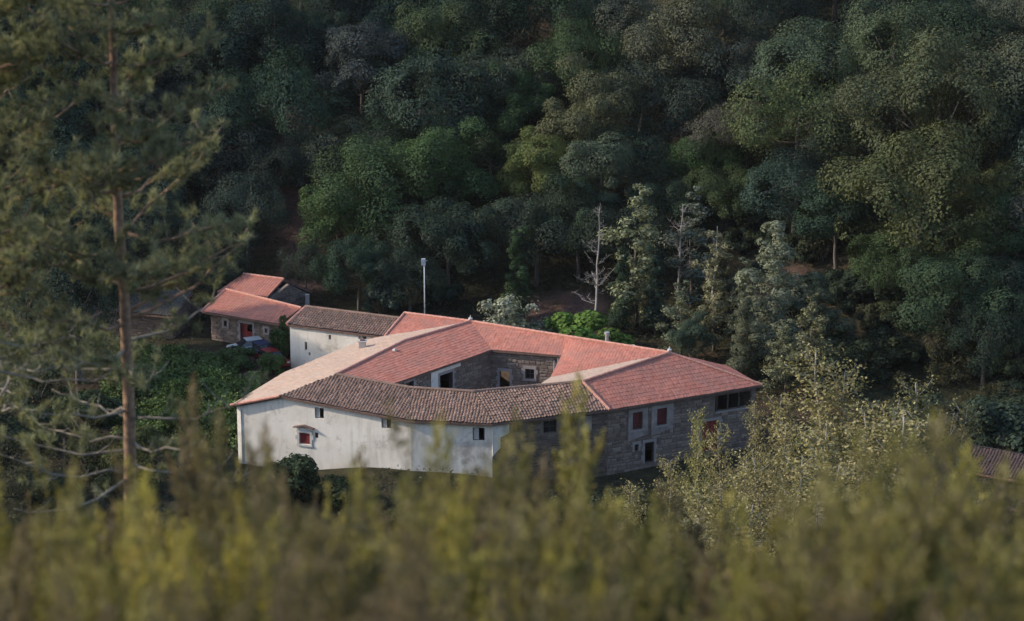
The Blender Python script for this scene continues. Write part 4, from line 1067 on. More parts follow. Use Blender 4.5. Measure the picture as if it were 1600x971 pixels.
# x, y, height, spread, tone, label
SAP = [
 (24.4,-33,20.2,1.5,(0.275, 0.25, 0.125),"tallest broad-topped pale sapling, beyond the roof corner on the right"),
 (22.1,-31,15.5,1.2,(0.275, 0.25, 0.125),"thin pale sapling just right of the roof corner"),
 (26.8,-36,19.1,1.4,(0.275, 0.25, 0.125),"leafy straw-coloured sapling right of the tallest one"),
 (30.9,-35,17.8,1.3,(0.16, 0.155, 0.075),"olive sapling left of the leafless twiggy snag"),
 (19.4,-30,13.9,0.8,(0.275, 0.25, 0.125),"slim sapling standing before the roof corner of the right wing"),
 (15.1,-29,12.9,0.8,(0.3, 0.29, 0.12),"slim yellowish sapling before the red door of the right wing"),
 (16.6,-38,15.3,0.9,(0.275, 0.25, 0.125),"sparse pale sapling right of the red door"),
 (11.8,-42,14.1,1.0,(0.275, 0.25, 0.125),"pale sapling below the shuttered windows"),
 (8.8,-44,13.2,1.1,(0.275, 0.25, 0.125),"low pale sapling below the stone corner of the right wing"),
 (15.1,-46,14.6,1.2,(0.275, 0.25, 0.125),"wide pale sapling below the red door"),
 (19.0,-46,16.3,1.2,(0.275, 0.25, 0.125),"tangled pale sapling below the roof corner"),
 (22.7,-48,18.8,1.4,(0.275, 0.25, 0.125),"dense pale sapling in front of the tallest one"),
 (27.4,-46,17.5,1.3,(0.2, 0.18, 0.115),"brownish sapling right of centre in the pale thicket"),
 (9.4,-56,13.1,1.4,(0.275, 0.25, 0.125),"lowest pale sapling at the left end of the thicket"),
 (12.8,-58,13.3,1.4,(0.275, 0.25, 0.125),"low bushy sapling in the middle of the pale thicket"),
 (16.7,-58,14.0,1.5,(0.275, 0.25, 0.125),"low bushy sapling below the tangled one"),
 (20.0,-60,15.3,1.5,(0.275, 0.25, 0.125),"low leafy sapling below the dense pale one"),
 (23.7,-60,15.1,1.4,(0.2, 0.18, 0.115),"low brownish sapling below the brownish one"),
 (32.9,-40,16.6,1.2,(0.2, 0.18, 0.115),"dull sapling left of the dark red shed"),
 (29.1,-52,16.9,1.2,(0.16, 0.155, 0.075),"low olive sapling before the dark red shed"),
 (20.3,-38,15.9,1.2,(0.275, 0.25, 0.125),"pale sapling between the roof corner and the tallest sapling"),
 (24.8,-42,18.3,1.5,(0.275, 0.25, 0.125),"bushy straw-coloured sapling left of the brownish one"),
 (28.4,-40,18.6,1.4,(0.275, 0.25, 0.125),"pale sapling behind the brownish one"),
 (31.2,-44,19.1,1.3,(0.16, 0.155, 0.075),"olive sapling just below the leafless snag"),
 (20.0,-52,17.4,1.4,(0.275, 0.25, 0.125),"leafy pale sapling below the roof corner, second row"),
 (16.6,-44,15.1,1.2,(0.275, 0.25, 0.125),"leafy pale sapling right below the red door"),
 (12.7,-50,15.2,1.3,(0.275, 0.25, 0.125),"leafy pale sapling left below the red door"),
 (23.1,-56,17.2,1.5,(0.275, 0.25, 0.125),"broad pale sapling low in the thicket's right half"),
 (26.8,-58,15.5,1.4,(0.16, 0.155, 0.075),"olive sapling at the thicket's lower right end"),
 (7.3,-52,13.9,1.2,(0.275, 0.25, 0.125),"straw-coloured sapling at the thicket's left tip"),
 (34.6,-33,15.1,1.2,(0.16, 0.155, 0.075),"olive sapling right of the leafless snag above the shed"),
 (36.8,-36,10.0,1.1,(0.2, 0.18, 0.115),"dull brownish sapling before the shed roof"),
 (28.5,-49,19.9,1.5,(0.275, 0.25, 0.125),"straw-coloured sapling before the leafless snag"),
 (31.3,-50,15.9,1.3,(0.2, 0.18, 0.115),"broad brownish sapling left before the shed doorway"),
 (37.7,-44,11.5,1.1,(0.16, 0.155, 0.075),"olive sapling at the right edge before the shed"),
 (33.3,-52,14.0,1.2,(0.2, 0.18, 0.115),"dull sapling before the shed doorway"),
]
for i, (x, y, h, sx, tone, lab) in enumerate(SAP):
    s = h/10.0
    plant("young_poplar", f"sap{i % 4}", x, y, s, tone, lab, "tree", "thin-leaved young trees before the right wing", sx=sx, rot=i*1.7)

# ------------------------------------------------------------------ dead trees
def dead_tree(x, y, H, seed, label, lean=0.0, dens=34):
    rr = random.Random(seed); o = empty("dead_tree", (x, y, gz(x, y)-0.1), label, "tree", "bare dead trees behind the house")
    g = G(); pts = []; px = py = 0
    for i in range(11):
        pts.append(Vector((px, py, H*i/10))); px += rr.uniform(-.14, .14)+lean; py += rr.uniform(-.14, .14)
    rad = [0.16*(1-i/10.4)+0.012 for i in range(11)]
    g.tube(pts, rad, 7); t = add("trunk", g.data("dead_trunk", MAT['dead_wood'], True), o, False)
    for q in range(dens):
        t_ = 0.18+0.80*rr.random()**0.9; i = int(t_*10); a = pts[i].lerp(pts[min(10, i+1)], t_*10-i)
        an = rr.uniform(0, 6.28); ln = (1.12-t_)*3.2*rr.uniform(0.12, 1.0)**1.3+0.3
        dv = Vector((math.cos(an), math.sin(an), rr.uniform(-0.15, 0.9)))
        h = G(); P = [a]; r0 = 0.035*(1.15-t_)+0.012
        for s in range(1, 5): P.append(a+dv*ln*s/4+Vector((rr.gauss(0, .10), rr.gauss(0, .10), rr.gauss(0.02*s*s*ln*0.25, .08)))*ln*0.6)
        h.tube(P, [r0, r0*0.8, r0*0.6, r0*0.45, r0*0.25], 5)
        for _ in range(int(3+ln*5)):
            k = rr.randrange(1, 4); c = P[k].lerp(P[k+1], rr.random()); e = c+Vector((rr.uniform(-.5, .5), rr.uniform(-.5, .5), rr.uniform(-.15, .6)))*rr.uniform(0.4, 1.3)
            mm = c.lerp(e, 0.5)+Vector((rr.gauss(0, .06), rr.gauss(0, .06), rr.gauss(0, .06))); h.tube([c, mm, e], [0.014, 0.011, 0.007], 4)
        add("branch", h.data("dead_branch", MAT['dead_wood'], True), o, False)
    return o
dead_tree(8.45, 22.2, 12.9, 1, "tallest bare dead tree with bleached trunk behind the back roof", 0.02)
dead_tree(16.6, 23.3, 11.8, 2, "second bare dead tree, thin and grey, nearer the tall pale tree", 0.0, 28)
dead_tree(19.7, 14.9, 12.6, 3, "bare forked top standing out of the thin sparse tree", 0.0, 16)
dead_tree(35.0, -28.5, 11.5, 4, "leafless twiggy snag among the olive saplings on the right", 0.05, 18)

# ------------------------------------------------------------------ low growth
def undergrowth():
    rg = np.random.default_rng(11); n = 34000
    x = rg.uniform(-66, 70, n); y = rg.uniform(-75, 90, n)
    fy = np.interp(x, FOOT_X, FOOT_Y)
    inb = ((x > -25) & (x < 23) & (y > -20+np.abs(x)*0.12) & (y < 10)) | ((x > -31) & (x < -9) & (y > 4) & (y < 29)) | ((x > 34) & (x < 47) & (y < -16) & (y > -29))
    bare = (((x-5)/4.5)**2+((y-27)/4)**2 < 1) | ((np.abs(x+23.5+(y-48)*0.12) < 2.2) & (y > 36) & (y < 62)) | (((x-27)/4)**2+((y-21)/4.5)**2 < 1)
    k = ~inb & ~(bare & (rg.random(n) < 0.85)) & ((rg.random(n) < 0.85) | (x > 15))
    x, y = x[k], y[k]; z = terrain(x, y)
    m = 6
    hh = rg.uniform(0.3, 1.2, len(x))*(0.6+0.5*np.sin(x*0.7)*np.cos(y*0.6)+0.3)
    C = np.repeat(np.stack([x, y, z], 1), m, 0)+rg.normal(0, 1, (len(x)*m, 3))*np.array([0.32, 0.32, 0.0])
    C[:, 2] += rg.uniform(0.02, 1.0, len(C))*np.repeat(hh, m)
    nr = unit(rg.normal(size=C.shape)+np.array([0, 0, 0.8]))
    v, f = leaf_quads(C, nr, rg.uniform(0.08, 0.2, len(C)), rg, 0.5)
    o = add("undergrowth", mesh_data("undergrowth", v, f, MAT['leaf'])); o.color = (0.056, 0.064, 0.034, 1)
    tag(o, "low bracken and brambles covering the slope and valley floor", "undergrowth", kind="stuff")
undergrowth()
def garden():
    rg = np.random.default_rng(12); P = []
    for r in range(9):
        t = np.linspace(0, 1, 120)
        x = -38+t*16.0; y = -7+r*2.3+(0.5-t)*8
        h = 1.15+0.35*np.sin(t*14+r)
        for k in range(38):
            P.append(np.stack([x+rg.normal(0, .3, 120), y+rg.normal(0, .45, 120), rg.uniform(0.05, 1.05, 120)*h], 1))
    P = np.concatenate(P); fld = np.sin(P[:, 0]*1.3)+np.sin(P[:, 1]*1.1+P[:, 0]*0.4)
    edge = (P[:, 0] < -22.5+(P[:, 1]+6)*-0.10) & ~((P[:, 0] > -31.5) & (P[:, 1] > 11.5)) & ~((P[:, 0] > -26) & (P[:, 1] > 6.5))
    P = P[(fld > -1.3+rg.normal(0, .4, len(P))) & edge]; P[:, 2] += terrain(P[:, 0], P[:, 1])
    nr = unit(rg.normal(size=P.shape)+np.array([0, 0, 0.9]))
    v, f = leaf_quads(P, nr, rg.uniform(0.08, 0.2, len(P)), rg, 0.75)
    o = add("vine_foliage", mesh_data("vine_foliage", v, f, MAT['leaf'])); o.color = (0.095, 0.145, 0.05, 1)
    tag(o, "rows of leafy green vines in the garden below the barn", "vines", kind="stuff")
garden()

# ------------------------------------------------------------------ pines near the camera
def pine(x, y, H, seed, label, bare_z, dense_z, width, tone, lower=True):
    """trunk, curved limbs in whorls, needle tufts along their twigs; lower limbs almost bare"""
    rr = random.Random(seed); rg = np.random.default_rng(seed)
    zb = gz(x, y)-0.4
    o = empty("pine_tree", (x, y, zb), label, "tree", "pines at the left"); o.scale = (1.35,)*3
    g = G(); pts = []; px = py = 0.0; n = 16
    for i in range(n+1):
        pts.append(Vector((px, py, H*i/n))); px += rr.uniform(-.035, .045); py += rr.uniform(-.04, .04)
    rad = [0.125*(1-0.8*i/n)+0.01 for i in range(n+1)]
    g.tube(pts, rad, 10); add("trunk", g.data("pine_trunk", MAT['pine_bark'], True), o, False)
    at_ = lambda h: pts[min(n-1, int(h/H*n))].lerp(pts[min(n, int(h/H*n)+1)], h/H*n-int(h/H*n))
    tips = []; h = bare_z
    while h < H-0.3:
        t = (h-bare_z)/(H-bare_z); dense = h > dense_z
        for q in range(3):
            an = rr.uniform(0, 6.28); ln = width*(1-0.45*max(0, t))*rr.uniform(0.65, 1.1)*(1 if dense else 0.95)
            a = at_(h+rr.uniform(-.15, .15)); d = Vector((math.cos(an), math.sin(an), 0))
            droop = rr.uniform(-0.30, 0.0) if not dense else rr.uniform(-0.1, 0.25)
            P = [a]
            for s in range(1, 7):
                u = s/6; P.append(a+d*ln*u+Vector((rr.uniform(-.11, .11), rr.uniform(-.11, .11), ln*(droop*u+0.30*u*u)+rr.uniform(-.07, .07))))
            b = G(); r0 = (0.036 if dense else 0.024)*(1-t*0.5)
            b.tube(P, [r0*(1-0.85*s/6)+0.004 for s in range(7)], 6)
            ntw = (11 if dense else 8)
            for w in range(ntw):
                u = 0.25+0.75*w/ntw; i = min(5, int(u*6)); c = P[i].lerp(P[i+1], u*6-i)
                e = c+Vector((rr.uniform(-1, 1), rr.uniform(-1, 1), rr.uniform(0.0, 0.9)))*rr.uniform(0.2, 0.62)
                m = c.lerp(e, 0.5)+Vector((0, 0, -0.05)); b.tube([c, m, e], [0.011, 0.008, 0.005], 4)
                if dense or rr.random() < (0.7 if h > (bare_z*0.5+dense_z*0.5) else 0.36):
                    tips.append((e, (e-c).normalized()))
                    if rr.random() < 0.8: tips.append((m, (e-c).normalized()))
                    tips.append((e+Vector((rr.gauss(0, .12), rr.gauss(0, .12), rr.gauss(0.03, .1))), Vector((rr.gauss(0, .5), rr.gauss(0, .5), 1)).normalized()))
            if dense:
                tips.append((P[-1], d))
            add("limb", b.data("pine_limb", MAT['pine_bark'] if dense else MAT['grey_limb'], True), o, False)
        h += rr.uniform(0.42, 0.66)
    C, D = np.array([t[0] for t in tips]), np.array([t[1] for t in tips])
    K = 64
    c = np.repeat(C, K, 0); d = np.repeat(D, K, 0)
    dirs = unit(d*0.9+rg.normal(size=c.shape)*0.75+np.array([0, 0, 0.25]))
    base = c-d*rg.uniform(0, 0.16, (len(c), 1)); ln = rg.uniform(0.10, 0.19, (len(c), 1))
    side = unit(np.cross(dirs, rg.normal(size=c.shape)))*0.0065
    v = np.stack([base-side, base+side, base+dirs*ln], 1).reshape(-1, 3)
    nd = add("needles", mesh_data("pine_needles", v, np.arange(len(v)).reshape(-1, 3), MAT['needle']), o, False)
    nd.color = (*tone, 1)
pine(-8.7, -169.0, 16.6, 5, "tall slender pine with bare lower limbs in front of the barns", 5.2, 7.7, 2.6, (0.24, 0.25, 0.16))
pine(-11.5, -170.3, 15.6, 6, "bushy pine at the left edge beside the tall slender pine", 6.4, 7.6, 2.4, (0.235, 0.24, 0.14))
pine(-13.9, -161.0, 18.0, 8, "pine behind the bushy pine at the left edge", 7.0, 8.4, 2.8, (0.19, 0.20, 0.12))

# ------------------------------------------------------------------ heath shrubs near the camera
for k in range(9):
    sprig = k >= 6
    rr = random.Random(500+k); rg = np.random.default_rng(500+k)
    g = G(); pl = []
    for s in range(5 if sprig else 15):
        an = s*2.4; r = rr.uniform(0.1, 0.95); top = rr.uniform(0.6, 1.0)*3.0*(1.06-0.3*r)
        P = [Vector((math.cos(an)*r*u*(0.5+0.5*u)+rr.uniform(-.03, .03), math.sin(an)*r*u*(0.5+0.5*u)+rr.uniform(-.03, .03), top*u)) for u in (0, .25, .5, .75, 1)]
        P[0].z = -0.4
        g.tube(P, [0.022, 0.018, 0.013, 0.009, 0.004], 5)
        pl.append((P[3], P[4]+Vector((0, 0, .12)), 0.12)); pl.append((P[2], P[3], 0.14))
        for w in range(3 if sprig else 9):
            u = rr.uniform(0.3, 0.92); i = min(3, int(u*4)); c = P[i].lerp(P[i+1], u*4-i)
            b2 = rr.uniform(0, 6.28); e = c+Vector((math.cos(b2)*0.2, math.sin(b2)*0.2, rr.uniform(0.2, 0.5)))
            g.tube([c, e], [0.008, 0.003], 4); pl.append((c.lerp(e, 0.25), e+Vector((0, 0, .05)), rr.uniform(0.08, 0.13)))
    PP, AX = [], []
    for a, b, r in pl:
        m = 100 if sprig else 80; t = rg.uniform(0, 1, m)**0.8; rad = r*(1.05-t*0.75)*rg.uniform(0.35, 1.0, m); an = rg.uniform(0, 6.28, m)
        a_, b_ = np.array(a), np.array(b)
        q = a_+(b_-a_)*t[:, None]+np.stack([np.cos(an)*rad, np.sin(an)*rad, rg.normal(0, .02, m)], 1)
        PP.append(q); AX.append(unit((b_-a_)[None]+np.stack([np.cos(an), np.sin(an), np.zeros(m)], 1)*0.35))
    PP, AX = np.concatenate(PP), np.concatenate(AX)
    nr = unit(rg.normal(size=PP.shape)); nr = unit(nr-(nr*AX).sum(1, keepdims=True)*AX)
    v, f = leaf_quads(PP, nr, rg.uniform(0.018, 0.036, len(PP)), rg, 0.42, AX)
    PROTO[f"heath{k}"] = (g.data(f"stems_heath{k}", MAT['bark'], True), mesh_data(f"sprays_heath{k}", v, f, MAT['heath']), 3.1)
def cam_x(px, y, z):
    f = np.array([0, math.cos(math.radians(16.8)), -math.sin(math.radians(16.8))])
    return (px-800)/4000*((np.array([0, y, z])-CAM)@f)
HE = [
 (-0.83,-208,4.26,0.5,3,"single tall yellow spray rising in front of the courtyard house's old roof"),
 (-0.20,-209,4.19,0.52,3,"tallest yellow heath spray, reaching up before the courtyard"),
 (-0.44,-208,3.72,0.5,1,"yellow heath shoot before the bluish part of the white wall"),
 (0.18,-209,4.05,0.45,3,"thin yellow spray before the courtyard's right-hand corner"),
 (0.47,-206,4.06,0.54,1,"upright heath shrub before the dark stone part of the front"),
 (0.35,-204,4.21,0.5,4,"brownish heath shrub next to the dark stone front"),
 (0.00,-207,3.82,0.5,0,"olive heath shrub before the end of the white wall"),
 (-1.02,-207,3.70,0.7,1,"yellow-green heath shrub below the old tiled eave of the white wall"),
 (-0.86,-205,4.06,0.5,1,"pointed yellow heath shrub before the bend of the white wall"),
 (-2.48,-203,4.49,0.8,2,"tall olive heath shrub right of the pine trunk"),
 (-2.81,-202,5.07,0.5,2,"thin brownish heath shoot close to the pine trunk"),
 (-1.91,-205,3.86,0.7,2,"olive heath shrub below the corner of the white wall"),
 (2.23,-210,3.71,0.9,0,"large blurred olive heath shrub before the dark red shed"),
 (1.89,-210,3.62,0.8,0,"blurred olive heath shrub at the left of the large one"),
 (2.14,-209.5,3.71,1.15,0,"broad blurred heath shrub left of the large olive one"),
 (2.54,-209,3.78,1.1,2,"broad brownish heath shrub right of the large olive one"),
 (1.73,-210,3.49,1.1,0,"broad olive heath shrub before the pale thicket"),
 (2.43,-211,3.19,0.8,0,"blurred heath shrub in the lower right corner"),
 (-5.22,-198.98,4.82,0.74,4,"brownish heath shrub, first from the left in the hindmost row"),
 (-4.61,-199.64,4.57,0.62,0,"olive heath shrub, second from the left in the hindmost row"),
 (-3.78,-199.37,4.52,0.82,1,"yellow-green heath shrub, third from the left in the hindmost row"),
 (-3.18,-199.15,5.29,0.85,4,"brownish heath shrub, fourth from the left in the hindmost row"),
 (-2.65,-198.92,5.00,0.74,1,"yellow-green heath shrub, fifth from the left in the hindmost row"),
 (-2.27,-198.48,4.68,0.71,4,"brownish heath shrub, sixth from the left in the hindmost row"),
 (-1.21,-199.67,4.94,0.95,4,"brownish heath shrub, seventh from the left in the hindmost row"),
 (-0.73,-199.42,4.82,0.76,0,"olive heath shrub, eighth from the left in the hindmost row"),
 (0.03,-199.49,5.03,0.95,2,"dull brown-green heath shrub, ninth from the left in the hindmost row"),
 (0.67,-199.25,5.32,1.00,1,"yellow-green heath shrub, tenth from the left in the hindmost row"),
 (1.22,-199.37,4.33,0.61,1,"yellow-green heath shrub, eleventh from the left in the hindmost row"),
 (1.72,-199.18,4.42,1.08,4,"brownish heath shrub, twelfth from the left in the hindmost row"),
 (2.52,-198.92,4.40,0.72,1,"yellow-green heath shrub, thirteenth from the left in the hindmost row"),
 (3.27,-199.05,4.33,0.71,2,"dull brown-green heath shrub, fourteenth from the left in the hindmost row"),
 (3.97,-198.73,4.48,0.92,4,"brownish heath shrub, fifteenth from the left in the hindmost row"),
 (4.61,-199.15,4.57,1.00,1,"yellow-green heath shrub, sixteenth from the left in the hindmost row"),
 (5.15,-198.84,4.88,1.07,2,"dull brown-green heath shrub, seventeenth from the left in the hindmost row"),
 (-4.52,-202.49,3.87,0.96,4,"brownish heath shrub, first from the left in the last row but one"),
 (-3.93,-201.93,4.06,0.84,2,"dull brown-green heath shrub, second from the left in the last row but one"),
 (-3.31,-202.70,4.24,0.81,4,"brownish heath shrub, third from the left in the last row but one"),
 (-2.74,-201.41,4.29,0.76,1,"yellow-green heath shrub, fourth from the left in the last row but one"),
 (-2.10,-202.48,4.44,0.80,4,"brownish heath shrub, fifth from the left in the last row but one"),
 (-1.56,-201.54,4.47,0.67,1,"yellow-green heath shrub, sixth from the left in the last row but one"),
 (-0.82,-201.93,3.98,0.65,2,"dull brown-green heath shrub, seventh from the left in the last row but one"),
 (0.05,-202.07,4.28,0.63,2,"dull brown-green heath shrub, eighth from the left in the last row but one"),
 (0.49,-201.40,4.67,1.04,0,"olive heath shrub, ninth from the left in the last row but one"),
 (1.25,-201.77,3.95,1.03,0,"olive heath shrub, tenth from the left in the last row but one"),
 (2.02,-201.87,3.87,0.97,1,"yellow-green heath shrub, eleventh from the left in the last row but one"),
 (2.60,-201.72,3.96,0.60,2,"dull brown-green heath shrub, twelfth from the left in the last row but one"),
 (3.04,-202.42,4.06,0.62,0,"olive heath shrub, thirteenth from the left in the last row but one"),
 (3.88,-201.46,4.25,0.77,1,"yellow-green heath shrub, fourteenth from the left in the last row but one"),
 (4.60,-201.60,4.13,1.07,1,"yellow-green heath shrub, fifteenth from the left in the last row but one"),
 (-4.21,-204.22,4.19,1.01,1,"yellow-green heath shrub, first from the left in the first full row"),
 (-3.53,-203.68,3.96,0.87,0,"olive heath shrub, second from the left in the first full row"),
 (-2.89,-204.63,3.69,0.62,4,"brownish heath shrub, third from the left in the first full row"),
 (-2.17,-204.67,4.41,0.88,2,"dull brown-green heath shrub, fourth from the left in the first full row"),
 (-1.63,-203.68,4.30,0.86,4,"brownish heath shrub, fifth from the left in the first full row"),
 (-0.92,-204.35,4.45,0.88,2,"dull brown-green heath shrub, sixth from the left in the first full row"),
 (-0.24,-203.31,4.03,0.97,4,"brownish heath shrub, seventh from the left in the first full row"),
 (0.30,-204.33,4.03,0.62,4,"brownish heath shrub, eighth from the left in the first full row"),
 (0.91,-203.49,3.61,0.68,1,"yellow-green heath shrub, ninth from the left in the first full row"),
 (1.59,-204.43,3.50,0.94,2,"dull brown-green heath shrub, tenth from the left in the first full row"),
 (2.35,-204.07,3.75,0.74,1,"yellow-green heath shrub, eleventh from the left in the first full row"),
 (3.18,-203.67,4.17,0.73,1,"yellow-green heath shrub, twelfth from the left in the first full row"),
 (3.46,-204.57,4.13,1.07,1,"yellow-green heath shrub, thirteenth from the left in the first full row"),
 (4.09,-204.62,4.00,0.71,1,"yellow-green heath shrub, fourteenth from the left in the first full row"),
 (-3.87,-205.83,3.59,1.05,4,"brownish heath shrub, first from the left in the second row back"),
 (-2.90,-207.06,3.50,1.03,0,"olive heath shrub, second from the left in the second row back"),
 (-2.35,-206.75,3.87,0.91,1,"yellow-green heath shrub, third from the left in the second row back"),
 (-1.85,-206.05,4.03,0.84,2,"dull brown-green heath shrub, fourth from the left in the second row back"),
 (-1.07,-206.68,3.60,1.04,2,"dull brown-green heath shrub, fifth from the left in the second row back"),
 (-0.40,-207.12,4.02,0.74,1,"yellow-green heath shrub, sixth from the left in the second row back"),
 (0.20,-206.44,3.97,0.82,0,"olive heath shrub, seventh from the left in the second row back"),
 (0.81,-207.01,3.70,0.79,0,"olive heath shrub, eighth from the left in the second row back"),
 (1.71,-206.63,3.22,1.00,4,"brownish heath shrub, ninth from the left in the second row back"),
 (2.17,-206.24,3.82,0.73,0,"olive heath shrub, tenth from the left in the second row back"),
 (2.98,-205.95,4.26,1.07,1,"yellow-green heath shrub, eleventh from the left in the second row back"),
 (3.54,-206.63,3.73,0.97,0,"olive heath shrub, twelfth from the left in the second row back"),
 (-3.16,-208.73,3.16,0.81,4,"brownish heath shrub, first from the left in the third row back"),
 (-2.50,-208.73,3.43,0.82,1,"yellow-green heath shrub, second from the left in the third row back"),
 (-2.09,-207.87,3.94,0.85,3,"bright yellow heath shrub, third from the left in the third row back"),
 (-1.28,-208.07,3.26,0.73,2,"dull brown-green heath shrub, fourth from the left in the third row back"),
 (-0.64,-208.50,3.55,1.08,0,"olive heath shrub, fifth from the left in the third row back"),
 (0.12,-208.54,3.73,1.04,0,"olive heath shrub, sixth from the left in the third row back"),
 (0.62,-208.85,3.42,0.77,0,"olive heath shrub, seventh from the left in the third row back"),
 (1.30,-209.18,3.14,1.10,4,"brownish heath shrub, eighth from the left in the third row back"),
 (2.07,-208.92,3.61,0.93,4,"brownish heath shrub, ninth from the left in the third row back"),
 (2.56,-209.10,3.41,0.68,0,"olive heath shrub, tenth from the left in the third row back"),
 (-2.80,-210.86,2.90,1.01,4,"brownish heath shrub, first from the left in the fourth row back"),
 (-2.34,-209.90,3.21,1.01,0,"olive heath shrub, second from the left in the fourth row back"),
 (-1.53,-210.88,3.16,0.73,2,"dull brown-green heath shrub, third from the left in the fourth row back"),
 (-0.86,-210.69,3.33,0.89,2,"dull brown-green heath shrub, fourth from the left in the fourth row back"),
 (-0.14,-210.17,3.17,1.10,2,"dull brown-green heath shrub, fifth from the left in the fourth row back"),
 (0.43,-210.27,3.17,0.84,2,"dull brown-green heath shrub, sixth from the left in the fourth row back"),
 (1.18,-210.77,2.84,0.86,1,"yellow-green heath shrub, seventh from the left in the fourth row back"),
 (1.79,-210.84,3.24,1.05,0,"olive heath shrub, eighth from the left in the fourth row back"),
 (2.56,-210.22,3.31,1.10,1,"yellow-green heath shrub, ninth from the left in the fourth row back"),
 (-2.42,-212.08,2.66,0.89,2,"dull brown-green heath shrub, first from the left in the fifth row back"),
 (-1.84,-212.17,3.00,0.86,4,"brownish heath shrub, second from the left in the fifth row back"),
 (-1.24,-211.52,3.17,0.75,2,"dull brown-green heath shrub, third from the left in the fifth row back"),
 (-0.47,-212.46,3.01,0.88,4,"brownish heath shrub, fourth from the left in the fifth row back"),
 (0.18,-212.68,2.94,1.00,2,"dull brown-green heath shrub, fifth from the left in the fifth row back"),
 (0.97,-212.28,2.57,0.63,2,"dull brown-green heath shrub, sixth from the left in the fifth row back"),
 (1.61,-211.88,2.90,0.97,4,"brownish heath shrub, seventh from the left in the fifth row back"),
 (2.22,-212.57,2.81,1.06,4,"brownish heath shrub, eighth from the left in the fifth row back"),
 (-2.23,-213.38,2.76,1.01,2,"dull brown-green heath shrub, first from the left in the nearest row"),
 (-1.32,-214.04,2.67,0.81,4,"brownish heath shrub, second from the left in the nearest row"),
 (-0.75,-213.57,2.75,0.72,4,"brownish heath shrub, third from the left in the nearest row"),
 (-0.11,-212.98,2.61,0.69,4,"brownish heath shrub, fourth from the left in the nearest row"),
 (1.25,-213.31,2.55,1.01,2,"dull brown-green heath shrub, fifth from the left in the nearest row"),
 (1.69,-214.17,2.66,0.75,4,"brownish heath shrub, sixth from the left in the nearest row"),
]
HTONE = [(0.215, 0.195, 0.082), (0.29, 0.26, 0.09), (0.155, 0.138, 0.078), (0.34, 0.295, 0.09), (0.175, 0.14, 0.09)]  # nearest rows take only the dull tones: lens darkening put into their colour
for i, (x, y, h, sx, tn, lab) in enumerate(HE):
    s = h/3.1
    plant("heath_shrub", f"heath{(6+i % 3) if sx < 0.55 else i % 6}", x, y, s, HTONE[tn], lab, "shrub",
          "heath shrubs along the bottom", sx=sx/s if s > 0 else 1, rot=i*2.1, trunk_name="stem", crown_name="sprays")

# ------------------------------------------------------------------ small things
def mast():
    x, y = -8.75, 22.8; z = gz(x, y); o = empty("light_mast", (x, y, z), "tall white mast with a floodlight behind the roof", "mast")
    g = G(); g.tube([(0, 0, -0.3), (0, 0, 4), (0, 0, 8.15-z)], [0.075, 0.06, 0.05], 8); add("pole", g.data("pole", MAT['mast_paint'], True), o, False)
    g = G(); g.box(-0.32, 0.32, -0.035, 0.035, 7.95-z, 8.02-z); add("crossbar", g.data("crossbar", MAT['zinc']), o, False)
    g = G(); g.box(-0.28, 0.12, -0.22, -0.04, 7.55-z, 8.22-z); h = add("floodlight", g.data("floodlight", MAT['mast_paint']), o, False)
    g = G(); g.box(-0.24, 0.08, -0.232, -0.222, 7.6-z, 8.17-z); add("lens", g.data("lens", MAT['lens']), h, False)
mast()

def car(x, y, rot, paint, label):
    z = gz(x, y)+0.02; o = empty("parked_car", (x, y, z), label, "car", "cars parked by the barn"); o.rotation_euler = (0, 0, rot)
    prof = [(-2.0, .35), (-2.05, .62), (-1.95, .82), (-1.0, .95), (1.75, .98), (2.02, .85), (2.05, .45), (1.95, .3)]
    g = G(); n = len(prof)
    for s, k in ((-1, 0), (1, 1)):
        for (a, b) in prof: g.v.append((a, s*(0.84 if 0.5 < b < 0.9 else 0.79), b))
    for i in range(n): g.f.append((i, (i+1) % n, n+(i+1) % n, n+i))
    g.f.append(tuple(range(n))[::-1]); g.f.append(tuple(range(n, 2*n)))
    add("body", g.data("car_body", paint), o, False)
    lo = [(-1.1, .95), (1.6, .98)]; hi = [(-0.35, 1.46), (1.15, 1.45)]
    g = G(); v = [(lo[0][0], -.76, .95), (lo[1][0], -.76, .97), (lo[1][0], .76, .97), (lo[0][0], .76, .95), (hi[0][0], -.6, 1.43), (hi[1][0], -.6, 1.42), (hi[1][0], .6, 1.42), (hi[0][0], .6, 1.43)]
    g.v += v; g.f += [(4, 5, 6, 7), (0, 1, 5, 4), (1, 2, 6, 5), (2, 3, 7, 6), (3, 0, 4, 7)]
    cab = add("cabin", g.data("car_cabin", MAT['glass']), o, False)
    g = G(); g.box(hi[0][0]-.03, hi[1][0]+.03, -.62, .62, 1.43, 1.48); add("roof_panel", g.data("car_roof", paint), cab, False)
    for xx in (-1.25, 1.3):
        for s in (-1, 1):
            g = G(); g.tube([(xx, s*.72, .31), (xx, s*.88, .31)], [.31, .31], 14); w = add("wheel", g.data("tyre", MAT['rubber']), o, False)
            g = G(); g.tube([(xx, s*.86, .31), (xx, s*.895, .31)], [.18, .18], 10); add("rim", g.data("rim", MAT['zinc']), w, False)
    for s in (-1, 1):
        g = G(); g.box(-2.07, -1.98, s*.62-.14, s*.62+.14, .64, .78); add("headlight", g.data("headlight", MAT['lens']), o, False)
car(-23.1, 11.6, 2.2, MAT['car_red'], "red car parked below the creeper beside the white outbuilding")
car(-24.1, 13.6, 2.2, MAT['car_blue'], "dark blue car parked behind the red car")
car(-25.6, 14.6, 0.4, MAT['car_white'], "white car parked before the barn's red door")

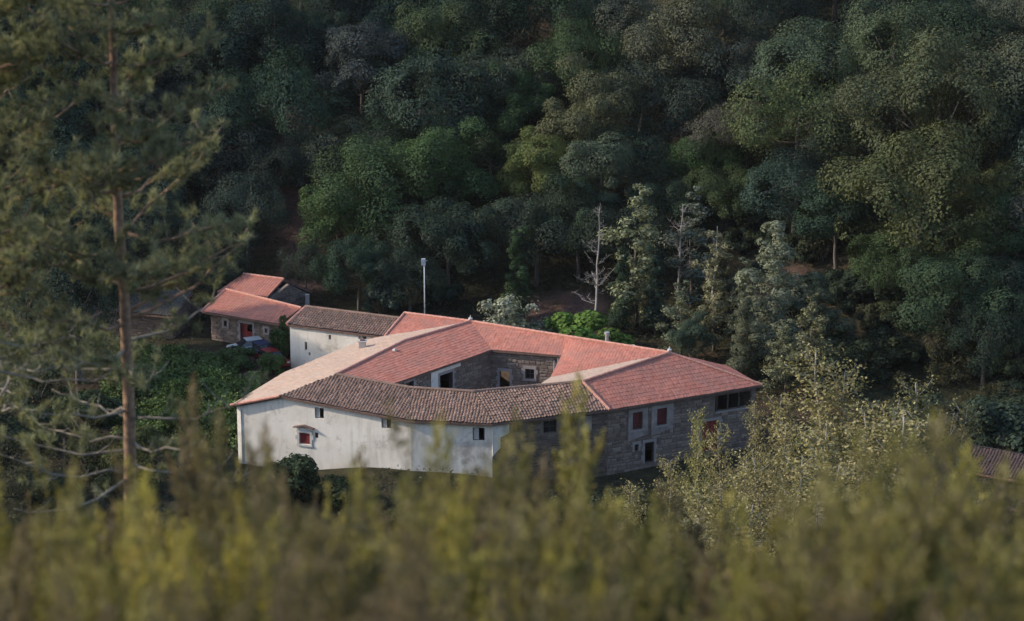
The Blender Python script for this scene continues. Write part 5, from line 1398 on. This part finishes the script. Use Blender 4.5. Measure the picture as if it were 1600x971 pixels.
def field_wall():
    o = empty("field_wall", (-38.5, 27, gz(-38.5, 27)), "grey dry-stone field wall behind the pine, left of the barns", "wall")
    for k, (a, b) in enumerate((((-48.5, 31.0), (-40.0, 28.0)), ((-40.0, 28.0), (-31.5, 25.5)))):
        z = gz((a[0]+b[0])/2, (a[1]+b[1])/2); wall(o, a, b, (z-0.8, z-0.8), (z+1.9, z+1.7), (), MAT['mortar'], stones=MAT['stone'], seed=60+k, sstone=(0.55, 0.28), name="wall_run")
field_wall()
gs0, gs1, gs2, gs3 = (-43.5, 21.5, 3.4), (-33.4, 18.6, 3.4), (-32.0, 23.2, 4.6), (-42.0, 26.2, 4.6)
lean = empty("grey_shed", (-38, 22, 1.5), "low shed with a dim grey slab roof behind the pine, left of the barn", "shed")
roof_face(lean, [gs0, gs1, gs2, gs3], (gs0, gs1), MAT['grey_tile'], seed=71, **OT)
wg = inset([gs3, gs0, gs1, gs2, gs3, gs0], 0.3)
for a, b in ((0, 1), (1, 2), (2, 3), (3, 0)): wall(lean, wg[a], wg[b], (0, 0), (3.15 if a in (0, 1) else 4.35, 3.15 if b in (0, 1) else 4.35), (), MAT['mortar'], stones=MAT['stone_dark'] if a < 2 else None, seed=72+a)
for i, (x, y, h) in enumerate(POSTS):
    h *= (1.15, 1.0, 0.8)[i]
    g = G(); g.tube([(0, 0, -0.4), (0.03, 0, h*0.6), (0.02, 0, h)], [0.08, 0.075, 0.06], 7)
    o = add("fence_post", g.data("fence_post", MAT['dead_wood'])); o.location = (x, y, gz(x, y))
    tag(o, ("tallest", "middle", "shortest")[i]+" weathered pale fence post high under the right-hand trees", "post", "fence posts under the right-hand trees")
def fallen_log():
    x, y = LOG; g = G(); g.tube([(-2.2, 0, .1), (-0.6, .1, .45), (0.9, 0, .9), (2.2, -.1, 1.3)], [0.15, 0.13, 0.11, 0.07], 7)
    o = add("fallen_trunk", g.data("fallen_trunk", MAT['dead_wood'], True)); o.location = (x, y, gz(x, y)+0.2)
    tag(o, "pale fallen trunk lying on the dark slope above the tall pale tree", "log")
fallen_log()

HAZE = 0.00003
# ------------------------------------------------------------------ the air in the valley
def haze():
    g = G(); g.box(-440, 440, -345, 440, -12, 150)
    m = bpy.data.materials.new("valley_haze"); m.use_nodes = True; nt = m.node_tree; nt.nodes.clear()
    out = nt.nodes.new("ShaderNodeOutputMaterial"); p = nt.nodes.new("ShaderNodeVolumePrincipled")
    p.inputs["Color"].default_value = (0.93, 0.95, 1.0, 1); p.inputs["Density"].default_value = HAZE; p.inputs["Anisotropy"].default_value = 0.2
    nt.links.new(p.outputs[0], out.inputs["Volume"])
    tag(g.build("haze", m), "thin bluish evening haze filling the valley", "haze", kind="stuff")
haze()
